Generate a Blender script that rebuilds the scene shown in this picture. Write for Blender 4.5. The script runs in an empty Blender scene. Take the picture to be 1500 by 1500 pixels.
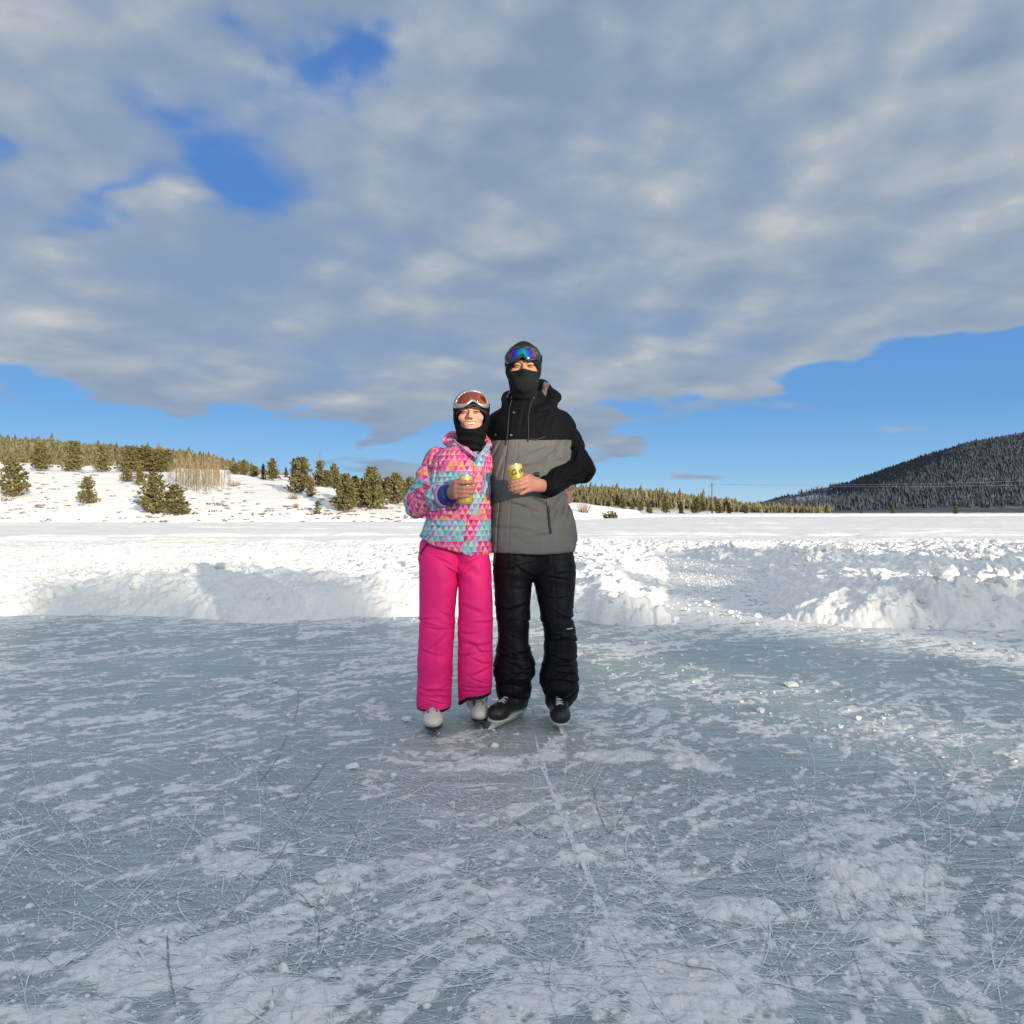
import bpy, math, random
import numpy as np
from mathutils import Vector, Matrix, noise as mnoise
random.seed(7)
RNG = np.random.default_rng(11)
R = math.radians

# ------------------------------------------------------------------ camera, sun, sky
F = 1080.0          # focal length in pixels of the 1500 px photograph
CH = 1.03           # the camera is held about a metre above the ice
SUN_EL, SUN_AZ = 9.5, 33.0      # elevation; degrees to the right of straight behind the camera
scene = bpy.context.scene
COL = scene.collection
cam_d = bpy.data.cameras.new('camera')
cam = bpy.data.objects.new('camera', cam_d)
COL.objects.link(cam)
cam.location = (0, 0, CH)
cam.rotation_euler = (R(90), 0, 0)
cam_d.sensor_width = 36.0
cam_d.lens = F / 1500 * 36.0
cam_d.clip_start = 0.05
cam_d.clip_end = 30000
scene.camera = cam

sun_d = bpy.data.lights.new('sun', 'SUN')
sun_d.energy = 4.8
sun_d.angle = R(0.8)
sun_d.color = (1.0, 0.86, 0.66)
sun = bpy.data.objects.new('sun', sun_d)
COL.objects.link(sun)
SDIR = Vector((math.sin(R(SUN_AZ)) * math.cos(R(SUN_EL)), -math.cos(R(SUN_AZ)) * math.cos(R(SUN_EL)), math.sin(R(SUN_EL))))
sun.rotation_euler = SDIR.to_track_quat('Z', 'Y').to_euler()
sun.location = SDIR * 60

scene.view_settings.view_transform = 'Standard'
scene.view_settings.look = 'None'
scene.view_settings.exposure = 0.64
scene.view_settings.gamma = 1.0
scene.cycles.max_bounces = 4
scene.cycles.diffuse_bounces = 2
scene.cycles.glossy_bounces = 2
scene.cycles.transparent_max_bounces = 8


class NT:
    """small helper to wire node trees"""
    def __init__(self, tree):
        self.t = tree
        self.n = tree.nodes
        self.l = tree.links

    def new(self, typ, **kw):
        n = self.n.new(typ)
        for k, v in kw.items():
            setattr(n, k, v)
        return n

    def put(self, sock, v):
        if isinstance(v, bpy.types.NodeSocket):
            self.l.new(v, sock)
        elif v is not None:
            if isinstance(v, (tuple, list)) and len(v) == 3 and sock.type == 'RGBA':
                v = (*v, 1)
            sock.default_value = v

    def math(self, op, a, b=None, c=None, clamp=False):
        n = self.new('ShaderNodeMath', operation=op, use_clamp=clamp)
        self.put(n.inputs[0], a)
        if b is not None: self.put(n.inputs[1], b)
        if c is not None: self.put(n.inputs[2], c)
        return n.outputs[0]

    def vmath(self, op, a, b=None, scale=None):
        n = self.new('ShaderNodeVectorMath', operation=op)
        self.put(n.inputs[0], a)
        if b is not None: self.put(n.inputs[1], b)
        if scale is not None: self.put(n.inputs['Scale'], scale)
        return n.outputs[0]

    def mix(self, f, a, b, blend='MIX'):
        n = self.new('ShaderNodeMix', data_type='RGBA', blend_type=blend)
        self.put(n.inputs[0], f)
        self.put(n.inputs[6], a)
        self.put(n.inputs[7], b)
        return n.outputs[2]

    def ramp(self, f, stops, interp='LINEAR'):
        n = self.new('ShaderNodeValToRGB')
        n.color_ramp.interpolation = interp
        el = n.color_ramp.elements
        while len(el) < len(stops): el.new(0.5)
        for e, (p, c) in zip(el, stops):
            e.position = p
            if isinstance(c, (int, float)): c = (c, c, c)
            e.color = (*c, 1)
        self.put(n.inputs[0], f)
        return n.outputs[0]

    def smooth(self, x, lo, hi):
        n = self.new('ShaderNodeMapRange', interpolation_type='SMOOTHSTEP')
        self.put(n.inputs[0], x); self.put(n.inputs[1], lo); self.put(n.inputs[2], hi)
        return n.outputs[0]

    def noise(self, vec, scale, detail=4, rough=0.5, dist=0.0, dim='3D', lac=2.0):
        n = self.new('ShaderNodeTexNoise', noise_dimensions=dim)
        self.put(n.inputs['Vector'], vec)
        n.inputs['Scale'].default_value = scale
        n.inputs['Detail'].default_value = detail
        n.inputs['Roughness'].default_value = rough
        n.inputs['Lacunarity'].default_value = lac
        n.inputs['Distortion'].default_value = dist
        return n.outputs[0]

    def comb(self, x, y, z):
        n = self.new('ShaderNodeCombineXYZ')
        self.put(n.inputs[0], x); self.put(n.inputs[1], y); self.put(n.inputs[2], z)
        return n.outputs[0]

    def sep(self, v):
        n = self.new('ShaderNodeSeparateXYZ')
        self.put(n.inputs[0], v)
        return n.outputs

    def attr(self, name):
        return self.new('ShaderNodeAttribute', attribute_name=name)

    def bump(self, h, strength=0.5, dist=0.01, normal=None):
        n = self.new('ShaderNodeBump')
        n.inputs['Strength'].default_value = strength
        n.inputs['Distance'].default_value = dist
        self.put(n.inputs['Height'], h)
        if normal is not None: self.put(n.inputs['Normal'], normal)
        return n.outputs[0]


def build_world():
    w = bpy.data.worlds.new('World')
    scene.world = w
    w.use_nodes = True
    w.cycles.sampling_method = 'MANUAL'
    w.cycles.sample_map_resolution = 512
    t = NT(w.node_tree)
    t.n.clear()
    out = t.new('ShaderNodeOutputWorld')
    bg = t.new('ShaderNodeBackground')
    t.l.new(bg.outputs[0], out.inputs[0])
    STR = 0.1
    bg.inputs[1].default_value = STR
    sky = t.new('ShaderNodeTexSky', sky_type='NISHITA')
    sky.sun_disc = False
    sky.sun_elevation = R(SUN_EL)
    sky.sun_rotation = R(180 - SUN_AZ)
    sky.altitude = 2700
    sky.air_density = 1.0
    sky.dust_density = 0.4
    sky.ozone_density = 2.0
    d = t.new('ShaderNodeTexCoord').outputs['Generated']
    x, y, z = t.sep(d)[0:3]
    zc = t.math('MAXIMUM', z, 0.0)
    hz = t.math('SQRT', t.math('ADD', t.math('MULTIPLY', x, x), t.math('MULTIPLY', y, y)))
    v = t.math('DIVIDE', z, t.math('MAXIMUM', hz, 0.02))
    az = t.math('ARCTAN2', x, y)
    # wrap the cloud field round the horizon; clumps flatten toward it
    hs_ = t.math('MAXIMUM', hz, 0.02)
    p = t.comb(t.math('DIVIDE', x, hs_), t.math('DIVIDE', y, hs_), t.math('MULTIPLY', t.math('LOGARITHM', t.math('ADD', t.math('MAXIMUM', v, 0.0), 0.13), 2.718), 0.95))
    rot = t.new('ShaderNodeMapping')
    t.put(rot.inputs[0], p)
    rot.inputs['Rotation'].default_value = (0, R(9), 0)
    rot.inputs['Location'].default_value = CLOUD_AT
    p = rot.outputs[0]

    wz = t.new('ShaderNodeTexNoise'); t.put(wz.inputs['Vector'], p); wz.inputs['Scale'].default_value = 5.0; wz.inputs['Detail'].default_value = 3
    wx, wy, _w = t.sep(wz.outputs['Color'])[0:3]
    azw = t.math('ADD', az, t.math('MULTIPLY', t.math('SUBTRACT', wx, 0.5), 0.42))
    vw = t.math('ADD', v, t.math('MULTIPLY', t.math('MULTIPLY', t.math('SUBTRACT', wy, 0.5), 0.9), v))

    def gauss(u0, v0, su, sv, amp):
        a = t.math('DIVIDE', t.math('SUBTRACT', azw, u0), su)
        b = t.math('DIVIDE', t.math('SUBTRACT', vw, v0), sv)
        e = t.math('ADD', t.math('MULTIPLY', a, a), t.math('MULTIPLY', b, b))
        return t.math('MULTIPLY', t.math('EXPONENT', t.math('MULTIPLY', e, -1.0)), amp)
    big = t.noise(p, 1.7, 2, 0.5, 0.0)

    def puffs(q):
        # rounded heads of cloud on a broken field
        a = t.noise(q, 3.4, 7, 0.54, 0.0)
        w = t.new('ShaderNodeTexNoise'); t.put(w.inputs['Vector'], q); w.inputs['Scale'].default_value = 9.0; w.inputs['Detail'].default_value = 2
        vo = t.new('ShaderNodeTexVoronoi', feature='F1')
        t.put(vo.inputs['Vector'], t.vmath('ADD', q, t.vmath('SCALE', w.outputs['Color'], scale=0.10)))
        vo.inputs['Scale'].default_value = 6.0; vo.inputs['Detail'].default_value = 1.0; vo.inputs['Roughness'].default_value = 0.55
        return t.math('ADD', t.math('MULTIPLY', a, 0.78), t.math('MULTIPLY', t.math('SUBTRACT', 0.70, vo.outputs['Distance']), 0.26))
    n1 = puffs(p)
    p2 = t.vmath('ADD', p, (-0.025, 0.0, 0.06))
    n2 = puffs(p2)
    # cloud deck above a clear band at the horizon
    edge = t.math('ADD', 0.128, t.math('MULTIPLY', t.smooth(az, 0.10, 0.62), 0.078))
    edge = t.math('ADD', edge, t.math('MULTIPLY', t.math('SUBTRACT', n1, 0.5), 0.24))
    deck = t.smooth(t.math('SUBTRACT', v, edge), -0.016, 0.05)
    bias = t.math('MULTIPLY', t.math('SUBTRACT', deck, 1.0), 0.9)
    ragged = t.math('MULTIPLY', t.math('SUBTRACT', n1, 0.5), 0.7)
    gap = t.math('MULTIPLY', t.math('SUBTRACT', 1.0, deck), ragged)
    for g in ((-0.31, 0.51, 0.15, 0.13, -0.26), (-0.36, 0.43, 0.09, 0.06, -0.24), (-0.27, 0.62, 0.13, 0.08, -0.22), (-0.03, 0.46, 0.05, 0.04, -0.14), (0.35, 0.6, 0.4, 0.35, 0.16),
              (-0.16, 0.056, 0.20, 0.022, 1.0), (0.14, 0.085, 0.075, 0.03, 0.95), (0.23, 0.052, 0.05, 0.008, 0.75), (0.33, 0.062, 0.012, 0.005, 0.6),
              (-0.52, 0.40, 0.08, 0.03, -0.2), (0.40, 0.135, 0.22, 0.016, 0.70), (0.47, 0.100, 0.14, 0.012, 0.74), (0.3, 0.045, 0.02, 0.006, 0.5), (0.02, 0.12, 0.2, 0.04, 0.3), (0.48, 0.02, 0.16, 0.01, 0.5)):
        bias = t.math('ADD', bias, gauss(*g))
    bias = t.math('ADD', bias, gap)
    den_ = t.math('ADD', t.math('ADD', t.math('ADD', t.math('MULTIPLY', t.math('SUBTRACT', n1, .5), 1.15), 0.375), t.math('MULTIPLY', big, 0.25)), bias)
    # a thin grey veil with holes lies behind the puffs
    veil = t.smooth(t.math('ADD', t.math('ADD', t.noise(p, 2.2, 4, 0.5, 0.0), 0.10), t.math('MULTIPLY', bias, 1.25)), 0.24, 0.56)
    den_ = t.math('ADD', den_, 0.20)
    alpha = t.smooth(den_, 0.24, 0.64)
    lit = t.math('MULTIPLY', t.math('SUBTRACT', n1, n2), 1.9)
    lit = t.math('ADD', lit, t.math('MULTIPLY', t.math('SUBTRACT', n1, 0.5), 0.55))
    lit = t.math('ADD', lit, t.math('MULTIPLY', t.math('SUBTRACT', 0.5, big), 0.5))
    lit = t.math('SUBTRACT', lit, t.math('MULTIPLY', t.smooth(v, 0.45, 0.75), 0.10))
    lit = t.math('ADD', 0.46, lit, clamp=True)
    cloud = t.ramp(lit, [(0.0, (0.205, 0.275, 0.395)), (0.40, (0.275, 0.345, 0.44)), (0.68, (0.36, 0.41, 0.47)), (1.0, (0.56, 0.555, 0.55))])
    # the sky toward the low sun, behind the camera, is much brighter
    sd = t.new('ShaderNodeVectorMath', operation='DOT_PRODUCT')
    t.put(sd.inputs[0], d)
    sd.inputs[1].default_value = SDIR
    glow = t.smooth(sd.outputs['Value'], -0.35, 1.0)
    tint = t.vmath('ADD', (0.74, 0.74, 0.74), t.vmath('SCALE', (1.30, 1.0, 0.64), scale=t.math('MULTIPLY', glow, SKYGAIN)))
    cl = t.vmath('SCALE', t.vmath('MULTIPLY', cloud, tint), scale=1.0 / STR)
    grad = t.ramp(v, [(0.0, (0.36, 0.57, 0.74)), (0.05, (0.20, 0.43, 0.71)), (0.13, (0.115, 0.31, 0.65)), (0.4, (0.075, 0.21, 0.55)), (0.8, (0.06, 0.17, 0.48))])
    blue = t.vmath('SCALE', grad, scale=0.72 / STR)
    clear = t.mix(0.86, sky.outputs[0], blue)
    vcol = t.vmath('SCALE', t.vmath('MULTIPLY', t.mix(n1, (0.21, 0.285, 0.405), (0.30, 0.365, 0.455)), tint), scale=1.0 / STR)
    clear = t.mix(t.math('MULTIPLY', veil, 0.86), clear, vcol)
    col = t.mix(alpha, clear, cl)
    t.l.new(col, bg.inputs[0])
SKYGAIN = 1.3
CLOUD_AT = (2.3, 0.7, 1.1)
build_world()


# ------------------------------------------------------------------ object helpers
def px(x, y, d):
    """point seen at pixel (x, y) of the photograph at a distance d along the view axis"""
    return np.array([(x - 750) * d / F, d, CH - (y - 750) * d / F])

def link(name, me, mats, parent=None):
    o = bpy.data.objects.new(name, me)
    COL.objects.link(o)
    for m in (mats if isinstance(mats, (list, tuple)) else [mats]):
        me.materials.append(m)
    if parent is not None: o.parent = parent
    return o

def fast_mesh(name, V, Fc, smooth=True, attrs=None):
    """mesh from an (n,3) array and an (m,k) face array"""
    V = np.asarray(V, dtype=np.float32); Fc = np.asarray(Fc, dtype=np.int32)
    me = bpy.data.meshes.new(name)
    me.vertices.add(len(V)); me.vertices.foreach_set('co', V.ravel())
    k = Fc.shape[1]
    me.loops.add(Fc.size); me.loops.foreach_set('vertex_index', Fc.ravel())
    me.polygons.add(len(Fc))
    me.polygons.foreach_set('loop_start', np.arange(0, Fc.size, k, dtype=np.int32))
    me.polygons.foreach_set('use_smooth', np.full(len(Fc), smooth, dtype=bool))
    me.update(calc_edges=True)
    for nm, a in (attrs or {}).items():
        a = np.asarray(a, dtype=np.float32)
        if a.ndim == 1:
            me.attributes.new(nm, 'FLOAT', 'POINT').data.foreach_set('value', a)
        else:
            me.attributes.new(nm, 'FLOAT_VECTOR', 'POINT').data.foreach_set('vector', a.ravel())
    return me

def empty(name, loc=(0, 0, 0), parent=None):
    o = bpy.data.objects.new(name, None)
    COL.objects.link(o)
    o.location = loc
    o.empty_display_size = 0.2
    if parent is not None: o.parent = parent
    return o

def tag(o, label, cat, group=None):
    o['label'] = label; o['category'] = cat
    if group: o['group'] = group
    return o

def kind(o, k, label=None):
    o['kind'] = k
    if label: o['label'] = label
    return o

def copy_tree(o, parent=None):
    c = o.copy(); COL.objects.link(c); c.parent = parent
    for ch in list(o.children): copy_tree(ch, c)
    return c


# ------------------------------------------------------------------ numpy noise
def _h(ix, iy, iz, seed):
    n = (ix.astype(np.uint32) * np.uint32(374761393) + iy.astype(np.uint32) * np.uint32(668265263)
         + iz.astype(np.uint32) * np.uint32(2147483647 - 1274126177) + np.uint32((seed * 974634777) & 0xffffffff))
    n = (n ^ (n >> np.uint32(13))) * np.uint32(1274126177)
    n = (n ^ (n >> np.uint32(16))) * np.uint32(2246822519)
    n = n ^ (n >> np.uint32(15))
    return (n & np.uint32(0xffffff)).astype(np.float32) / np.float32(0xffffff)

def vnoise(P, seed=0):
    """value noise in [-1, 1]; P is (n, 2) or (n, 3)"""
    i = np.floor(P).astype(np.int64); f = (P - i).astype(np.float32)
    f = f * f * f * (f * (f * 6 - 15) + 10)
    x, y = i[:, 0], i[:, 1]
    if P.shape[1] == 2:
        z = np.zeros_like(x)
        a = _h(x, y, z, seed); b = _h(x + 1, y, z, seed); c = _h(x, y + 1, z, seed); d = _h(x + 1, y + 1, z, seed)
        a = a + (b - a) * f[:, 0]; c = c + (d - c) * f[:, 0]
        return (a + (c - a) * f[:, 1]) * 2 - 1
    z = i[:, 2]
    r = []
    for k in (0, 1):
        a = _h(x, y, z + k, seed); b = _h(x + 1, y, z + k, seed); c = _h(x, y + 1, z + k, seed); d = _h(x + 1, y + 1, z + k, seed)
        a = a + (b - a) * f[:, 0]; c = c + (d - c) * f[:, 0]
        r.append(a + (c - a) * f[:, 1])
    return (r[0] + (r[1] - r[0]) * f[:, 2]) * 2 - 1

def fbm(P, octaves=4, seed=0, gain=0.5):
    P = np.asarray(P, dtype=np.float64)
    s = np.zeros(len(P), dtype=np.float32); a = 1.0; t = 0.0
    for o in range(octaves):
        s += a * vnoise(P * (2.03 ** o) + 17.3 * o, seed + o)
        t += a; a *= gain
    return s / t

def clods(P, cell, seed, fill=0.8, sharp=0.5):
    """rounded chunks: height 0..1 of the tallest lump over each point"""
    Q = P / cell
    i = np.floor(Q).astype(np.int64)
    out = np.zeros(len(P), dtype=np.float32)
    for dx in (-1, 0, 1):
        for dy in (-1, 0, 1):
            cx, cy = i[:, 0] + dx, i[:, 1] + dy
            z = np.zeros_like(cx)
            jx = _h(cx, cy, z, seed); jy = _h(cx, cy, z, seed + 1); rr = _h(cx, cy, z, seed + 2); on = _h(cx, cy, z, seed + 3)
            an = _h(cx, cy, z, seed + 4) * 6.283; st = 0.6 + 0.8 * _h(cx, cy, z, seed + 5)
            ex, ey = Q[:, 0] - cx - jx, Q[:, 1] - cy - jy
            ca, sa = np.cos(an), np.sin(an)
            ux, uy = (ex * ca + ey * sa) * st, (-ex * sa + ey * ca) / st
            rad = 0.28 + 0.5 * rr
            q = np.maximum(np.maximum(np.abs(ux), np.abs(uy)), 0.72 * (np.abs(ux) + np.abs(uy))) / rad      # eight sided blocks
            top = 0.62 + 0.5 * (ux * np.cos(an * 7.3) + uy * np.sin(an * 7.3)) / rad
            hgt = np.minimum(np.clip(1.08 - q * q, 0, 1) ** sharp, np.clip(top, 0.25, 1)) * rad * 1.5 * (q < 1.03)
            out = np.maximum(out, np.where(on < fill, hgt, 0))
    return out

def sstep(x, lo, hi):
    t = np.clip((x - lo) / (hi - lo), 0, 1)
    return t * t * (3 - 2 * t)


# ------------------------------------------------------------------ materials
def mat(name, base=(0.5, 0.5, 0.5), rough=0.6, metal=0.0, spec=0.5, noise=None, bump=None, sheen=0.0):
    """principled material; noise = (scale, amount) varies the colour, bump = (scale, strength, distance)"""
    m = bpy.data.materials.new(name); m.use_nodes = True
    t = NT(m.node_tree); b = t.n['Principled BSDF']
    b.inputs['Roughness'].default_value = rough
    b.inputs['Metallic'].default_value = metal
    b.inputs['Specular IOR Level'].default_value = spec
    if sheen: b.inputs['Sheen Weight'].default_value = sheen
    co = t.new('ShaderNodeTexCoord').outputs['Object']
    if noise:
        n = t.noise(co, noise[0], 4, 0.6)
        k = noise[1]
        c = t.mix(n, tuple(x * (1 - k) for x in base), tuple(min(1, x * (1 + k)) for x in base))
        t.l.new(c, b.inputs['Base Color'])
    else:
        b.inputs['Base Color'].default_value = (*base, 1)
    if bump:
        t.l.new(t.bump(t.noise(co, bump[0], 4, 0.6), bump[1], bump[2]), b.inputs['Normal'])
    return m

def bare(name):
    m = bpy.data.materials.new(name); m.use_nodes = True
    t = NT(m.node_tree)
    return m, t, t.n['Principled BSDF']
# ------------------------------------------------------------------ snow, ice, hills
def snow_material(name, base=(0.85, 0.845, 0.835), fine=90.0, strength=0.5):
    m, t, b = bare(name)
    co = t.new('ShaderNodeTexCoord').outputs['Object']
    n = t.noise(co, 3.0, 5, 0.6)
    t.l.new(t.mix(n, tuple(c * 0.96 for c in base), base), b.inputs['Base Color'])
    b.inputs['Roughness'].default_value = 0.75
    b.inputs['Specular IOR Level'].default_value = 0.25
    h = t.math('ADD', t.noise(co, fine, 4, 0.65), t.math('MULTIPLY', t.noise(co, fine * 0.22, 4, 0.6), 2.0))
    t.l.new(t.bump(h, strength, 0.012), b.inputs['Normal'])
    return m
M_SNOW = snow_material('snow')

# the rink: front edge of the ploughed bank, and the lane of ice that leads off through it
FX = np.array([-30, -9, -6, -4.6, -3.3, -2.6, -1.9, -0.9, 0.0, 0.7, 1.05, 1.5, 1.62, 1.9, 2.35, 2.55, 3.0, 3.6, 4.4, 6.0, 9, 30.])
FY = np.array([6.6, 7.0, 7.2, 7.25, 7.1, 6.75, 6.85, 7.15, 7.2, 7.0, 6.6, 6.75, 7.1, 7.2, 7.15, 6.95, 6.55, 6.35, 6.3, 6.2, 6.1, 6.])
LANE_Y = np.array([6.0, 7.0, 8.2, 10.3, 13.0, 15.0, 17.5])
LANE_C = np.array([1.95, 1.98, 2.35, 2.95, 3.55, 3.65, 3.6])
LANE_W = np.array([0.40, 0.42, 0.52, 0.62, 0.62, 0.55, 0.30])

def rink_dist(X, Y):
    """about the distance from the open ice, negative on it"""
    P = np.stack([X, Y], 1)
    wob = 0.16 * fbm(P * 1.3, 3, 5) + 0.07 * fbm(P * 5.0, 2, 9)
    d1 = (Y - np.interp(X, FX, FY)) * 0.93 + wob
    c = np.interp(Y, LANE_Y, LANE_C); w = np.interp(Y, LANE_Y, LANE_W)
    d2 = np.maximum((np.abs(X - c) - w) * 0.9, Y - 17.3) + wob * 0.9
    return np.minimum(d1, d2)

def snow_height(X, Y):
    P = np.stack([X, Y], 1)
    d = rink_dist(X, Y)
    far = sstep(Y, 12, 26)
    crest = 0.255 + 0.12 * fbm(P * 0.75, 3, 21) + 0.05 * fbm(P * 2.2, 2, 22)
    crest = crest * (1 - 0.62 * sstep(d, 1.3, 6.0)) * (1 - 0.45 * far)
    lane_side = sstep(Y, 8.2, 11)
    crest *= 1 - 0.25 * lane_side
    rise = sstep(d, -0.03, 0.85 + 0.2 * lane_side) ** 0.72
    h = -0.06 + (crest + 0.06) * rise
    rough = (1 - sstep(Y, 16, 30)) * sstep(d, -0.02, 0.25)
    ridge = 0.35 + 0.65 * np.clip(fbm(P * 0.7, 2, 51) * 1.4 + 0.5, 0, 1)
    right = sstep(X, 0.2, 2.0)                 # blockier on the right, drifted soft on the left
    am = rough * ridge * (0.72 + 0.5 * right)
    W = P + 0.05 * np.stack([fbm(P * 9, 2, 61), fbm(P * 9 + 40, 2, 62)], 1)
    h += am * (0.10 * clods(W, 0.34, 31, 0.55, 0.6) + 0.075 * clods(W, 0.16, 41, 0.6, 0.55) + 0.032 * clods(W, 0.07, 71, 0.7))
    h += rough * (0.05 * fbm(P * 2.6, 2, 84) + 0.035 * fbm(P * 6, 4, 81) + 0.010 * fbm(P * 30, 2, 82))
    # long drifts and tracks across the lake snow
    q = np.stack([X * 0.05 + Y * 0.02, Y * 0.32], 1)
    h += sstep(Y, 14, 24) * (0.10 * fbm(q, 3, 91) + 0.035 * fbm(np.stack([X * 0.4, Y * 0.8], 1), 3, 92))
    for (a, b_, w, s) in ((24.0, -0.10, 0.4, 1), (31.0, 0.16, 0.5, 1), (44.0, -0.06, 0.8, 1), (27.0, 0.45, 0.35, -1), (38, -0.35, .5, -1), (60, 0.1, 1.2, 1)):
        t_ = (Y - (a + b_ * X + 0.6 * np.sin(X * 0.21 + a))) / w
        h += s * 0.15 * np.exp(-t_ * t_) * (0.6 + 0.4 * fbm(P * 0.8, 2, int(a)))
    return h

def polar(r0, r1, nr, a0, a1, na, yc=0.0):
    r = np.geomspace(r0, r1, nr); a = np.linspace(R(a0), R(a1), na)
    RR, AA = np.meshgrid(r, a, indexing='ij')
    X = (RR * np.sin(AA)).ravel(); Y = (RR * np.cos(AA)).ravel() + yc
    i = np.arange(nr * na).reshape(nr, na)
    Fc = np.stack([i[:-1, :-1], i[:-1, 1:], i[1:, 1:], i[1:, :-1]], -1).reshape(-1, 4)[:, ::-1]
    return X, Y, Fc

def compact(V, Fc, keep):
    idx = np.full(len(V), -1); used = np.zeros(len(V), bool); Fc = Fc[keep]; used[Fc.ravel()] = True
    idx[used] = np.arange(used.sum())
    return used, idx[Fc]

def build_snow():
    X, Y, Fc = polar(5.6, 34, 900, -52, 52, 1250)
    Z = snow_height(X, Y)
    V = np.stack([X, Y, Z], 1)
    keep = (Z[Fc] > -0.045).any(1)
    used, Fk = compact(V, Fc, keep)
    me = fast_mesh('snow_bank', V[used], Fk)
    kind(link('snow_bank', me, M_SNOW), 'structure')
    X, Y, Fc = polar(33.6, 300, 260, -60, 60, 700)
    Z = snow_height(X, Y)
    Z = Z - 0.04 * (1 - sstep(Y, 33.2, 36))
    me = fast_mesh('lake_snow', np.stack([X, Y, Z], 1), Fc)
    kind(link('lake_snow', me, M_SNOW), 'structure')
    # plain ground that carries everything out to the horizon
    n = 64
    a = np.linspace(0, 2 * np.pi, n, endpoint=False)
    V = [(0, 0, -0.12)]; Fq = []
    for r in (40, 200, 900, 4000, 14000):
        V += [(r * math.sin(t), r * math.cos(t), -0.12) for t in a]
    tri = [(0, 1 + (i + 1) % n, 1 + i) for i in range(n)]
    me = bpy.data.meshes.new('ground')
    for k in range(4):
        b0, b1 = 1 + k * n, 1 + (k + 1) * n
        Fq += [(b0 + i, b0 + (i + 1) % n, b1 + (i + 1) % n, b1 + i) for i in range(n)]
    me.from_pydata(V, [], tri + Fq)
    kind(link('ground', me, M_SNOW), 'structure')

# heaps of scraped snow lying on the ice: x, y (pixels of the photograph), half width in m, height in m
HEAPS = [(1020, 1122, .11, .022), (1085, 1335, .09, .020), (1272, 1282, .16, .026), (1300, 1365, .08, .02), (425, 1342, .05, .014), (850, 1256, .05, .02),
         (1005, 1112, .07, .016), (705, 1120, .12, .010), (905, 1108, .12, .012), (500, 1290, .10, .010), (250, 1405, .18, .012), (610, 1270, .12, .010),
         (1290, 1215, .1, .012), (345, 1265, .1, .01), (1210, 1270, .09, .014), (730, 1330, .12, .01), (395, 1478, .14, .012), (1010, 1445, .16, .010)]

def on_ice(x, y):
    d = CH * F / (y - 750)
    return (x - 750) * d / F, d

def frost_field(X, Y):
    """how much scraped frost lies on the ice (0..1) and its relief in metres"""
    P = np.stack([X, Y], 1)
    W = P + 0.22 * np.stack([fbm(P * 1.7, 3, 101), fbm(P * 1.7 + 31, 3, 102)], 1)
    Wr = np.stack([W[:, 0] * 0.8 + W[:, 1] * 0.6, -W[:, 0] * 0.6 + W[:, 1] * 0.8], 1)
    n = 0.55 * fbm(Wr * (1.0, 2.2), 4, 103) + 0.5 * fbm(W * 2.7, 5, 104, 0.6)
    flake = fbm(Wr * (7.0, 19.0), 4, 108, 0.6)
    fine = fbm(P * 34, 3, 105, 0.6)
    f = sstep(0.62 * n + 0.72 * flake + 0.18 * fine, -0.26, 0.42)
    f = np.clip(f * (0.66 + 0.9 * fine + 0.45 * flake), 0, 1)
    far = Y > 4.6
    if far.any():
        dd = rink_dist(X[far], Y[far])
        tr = sstep(dd, -1.5, -0.1) * (0.45 + 0.55 * sstep(X[far], 0.6, 1.4)) + 0.45 * sstep(Y[far], 6.7, 7.4)
        f[far] = np.clip(f[far] + tr * (0.55 + 0.7 * fine[far] + 0.6 * flake[far]), 0, 1)
    h = 0.004 * f + 0.0035 * f * fine
    for (x, y, w, hh) in HEAPS:
        cx, cy = on_ice(x, y)
        ex, ey = (X - cx) / (w * 1.3), (Y - cy) / (w * 0.8)
        near = (np.abs(ex) < 2.6) & (np.abs(ey) < 2.6)
        if not near.any(): continue
        Q = P[near]
        g = np.exp(-(ex[near] ** 2 + ey[near] ** 2)) * (1 + 0.9 * fbm(Q * 14, 3, 106))
        lump = clods(Q, 0.05, 107, 0.8, 0.6)
        f[near] = np.maximum(f[near], sstep(g, 0.25, 0.6))
        h[near] += hh * sstep(g, 0.2, 0.9) * (0.55 + 0.8 * lump)
    return f, h

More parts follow.
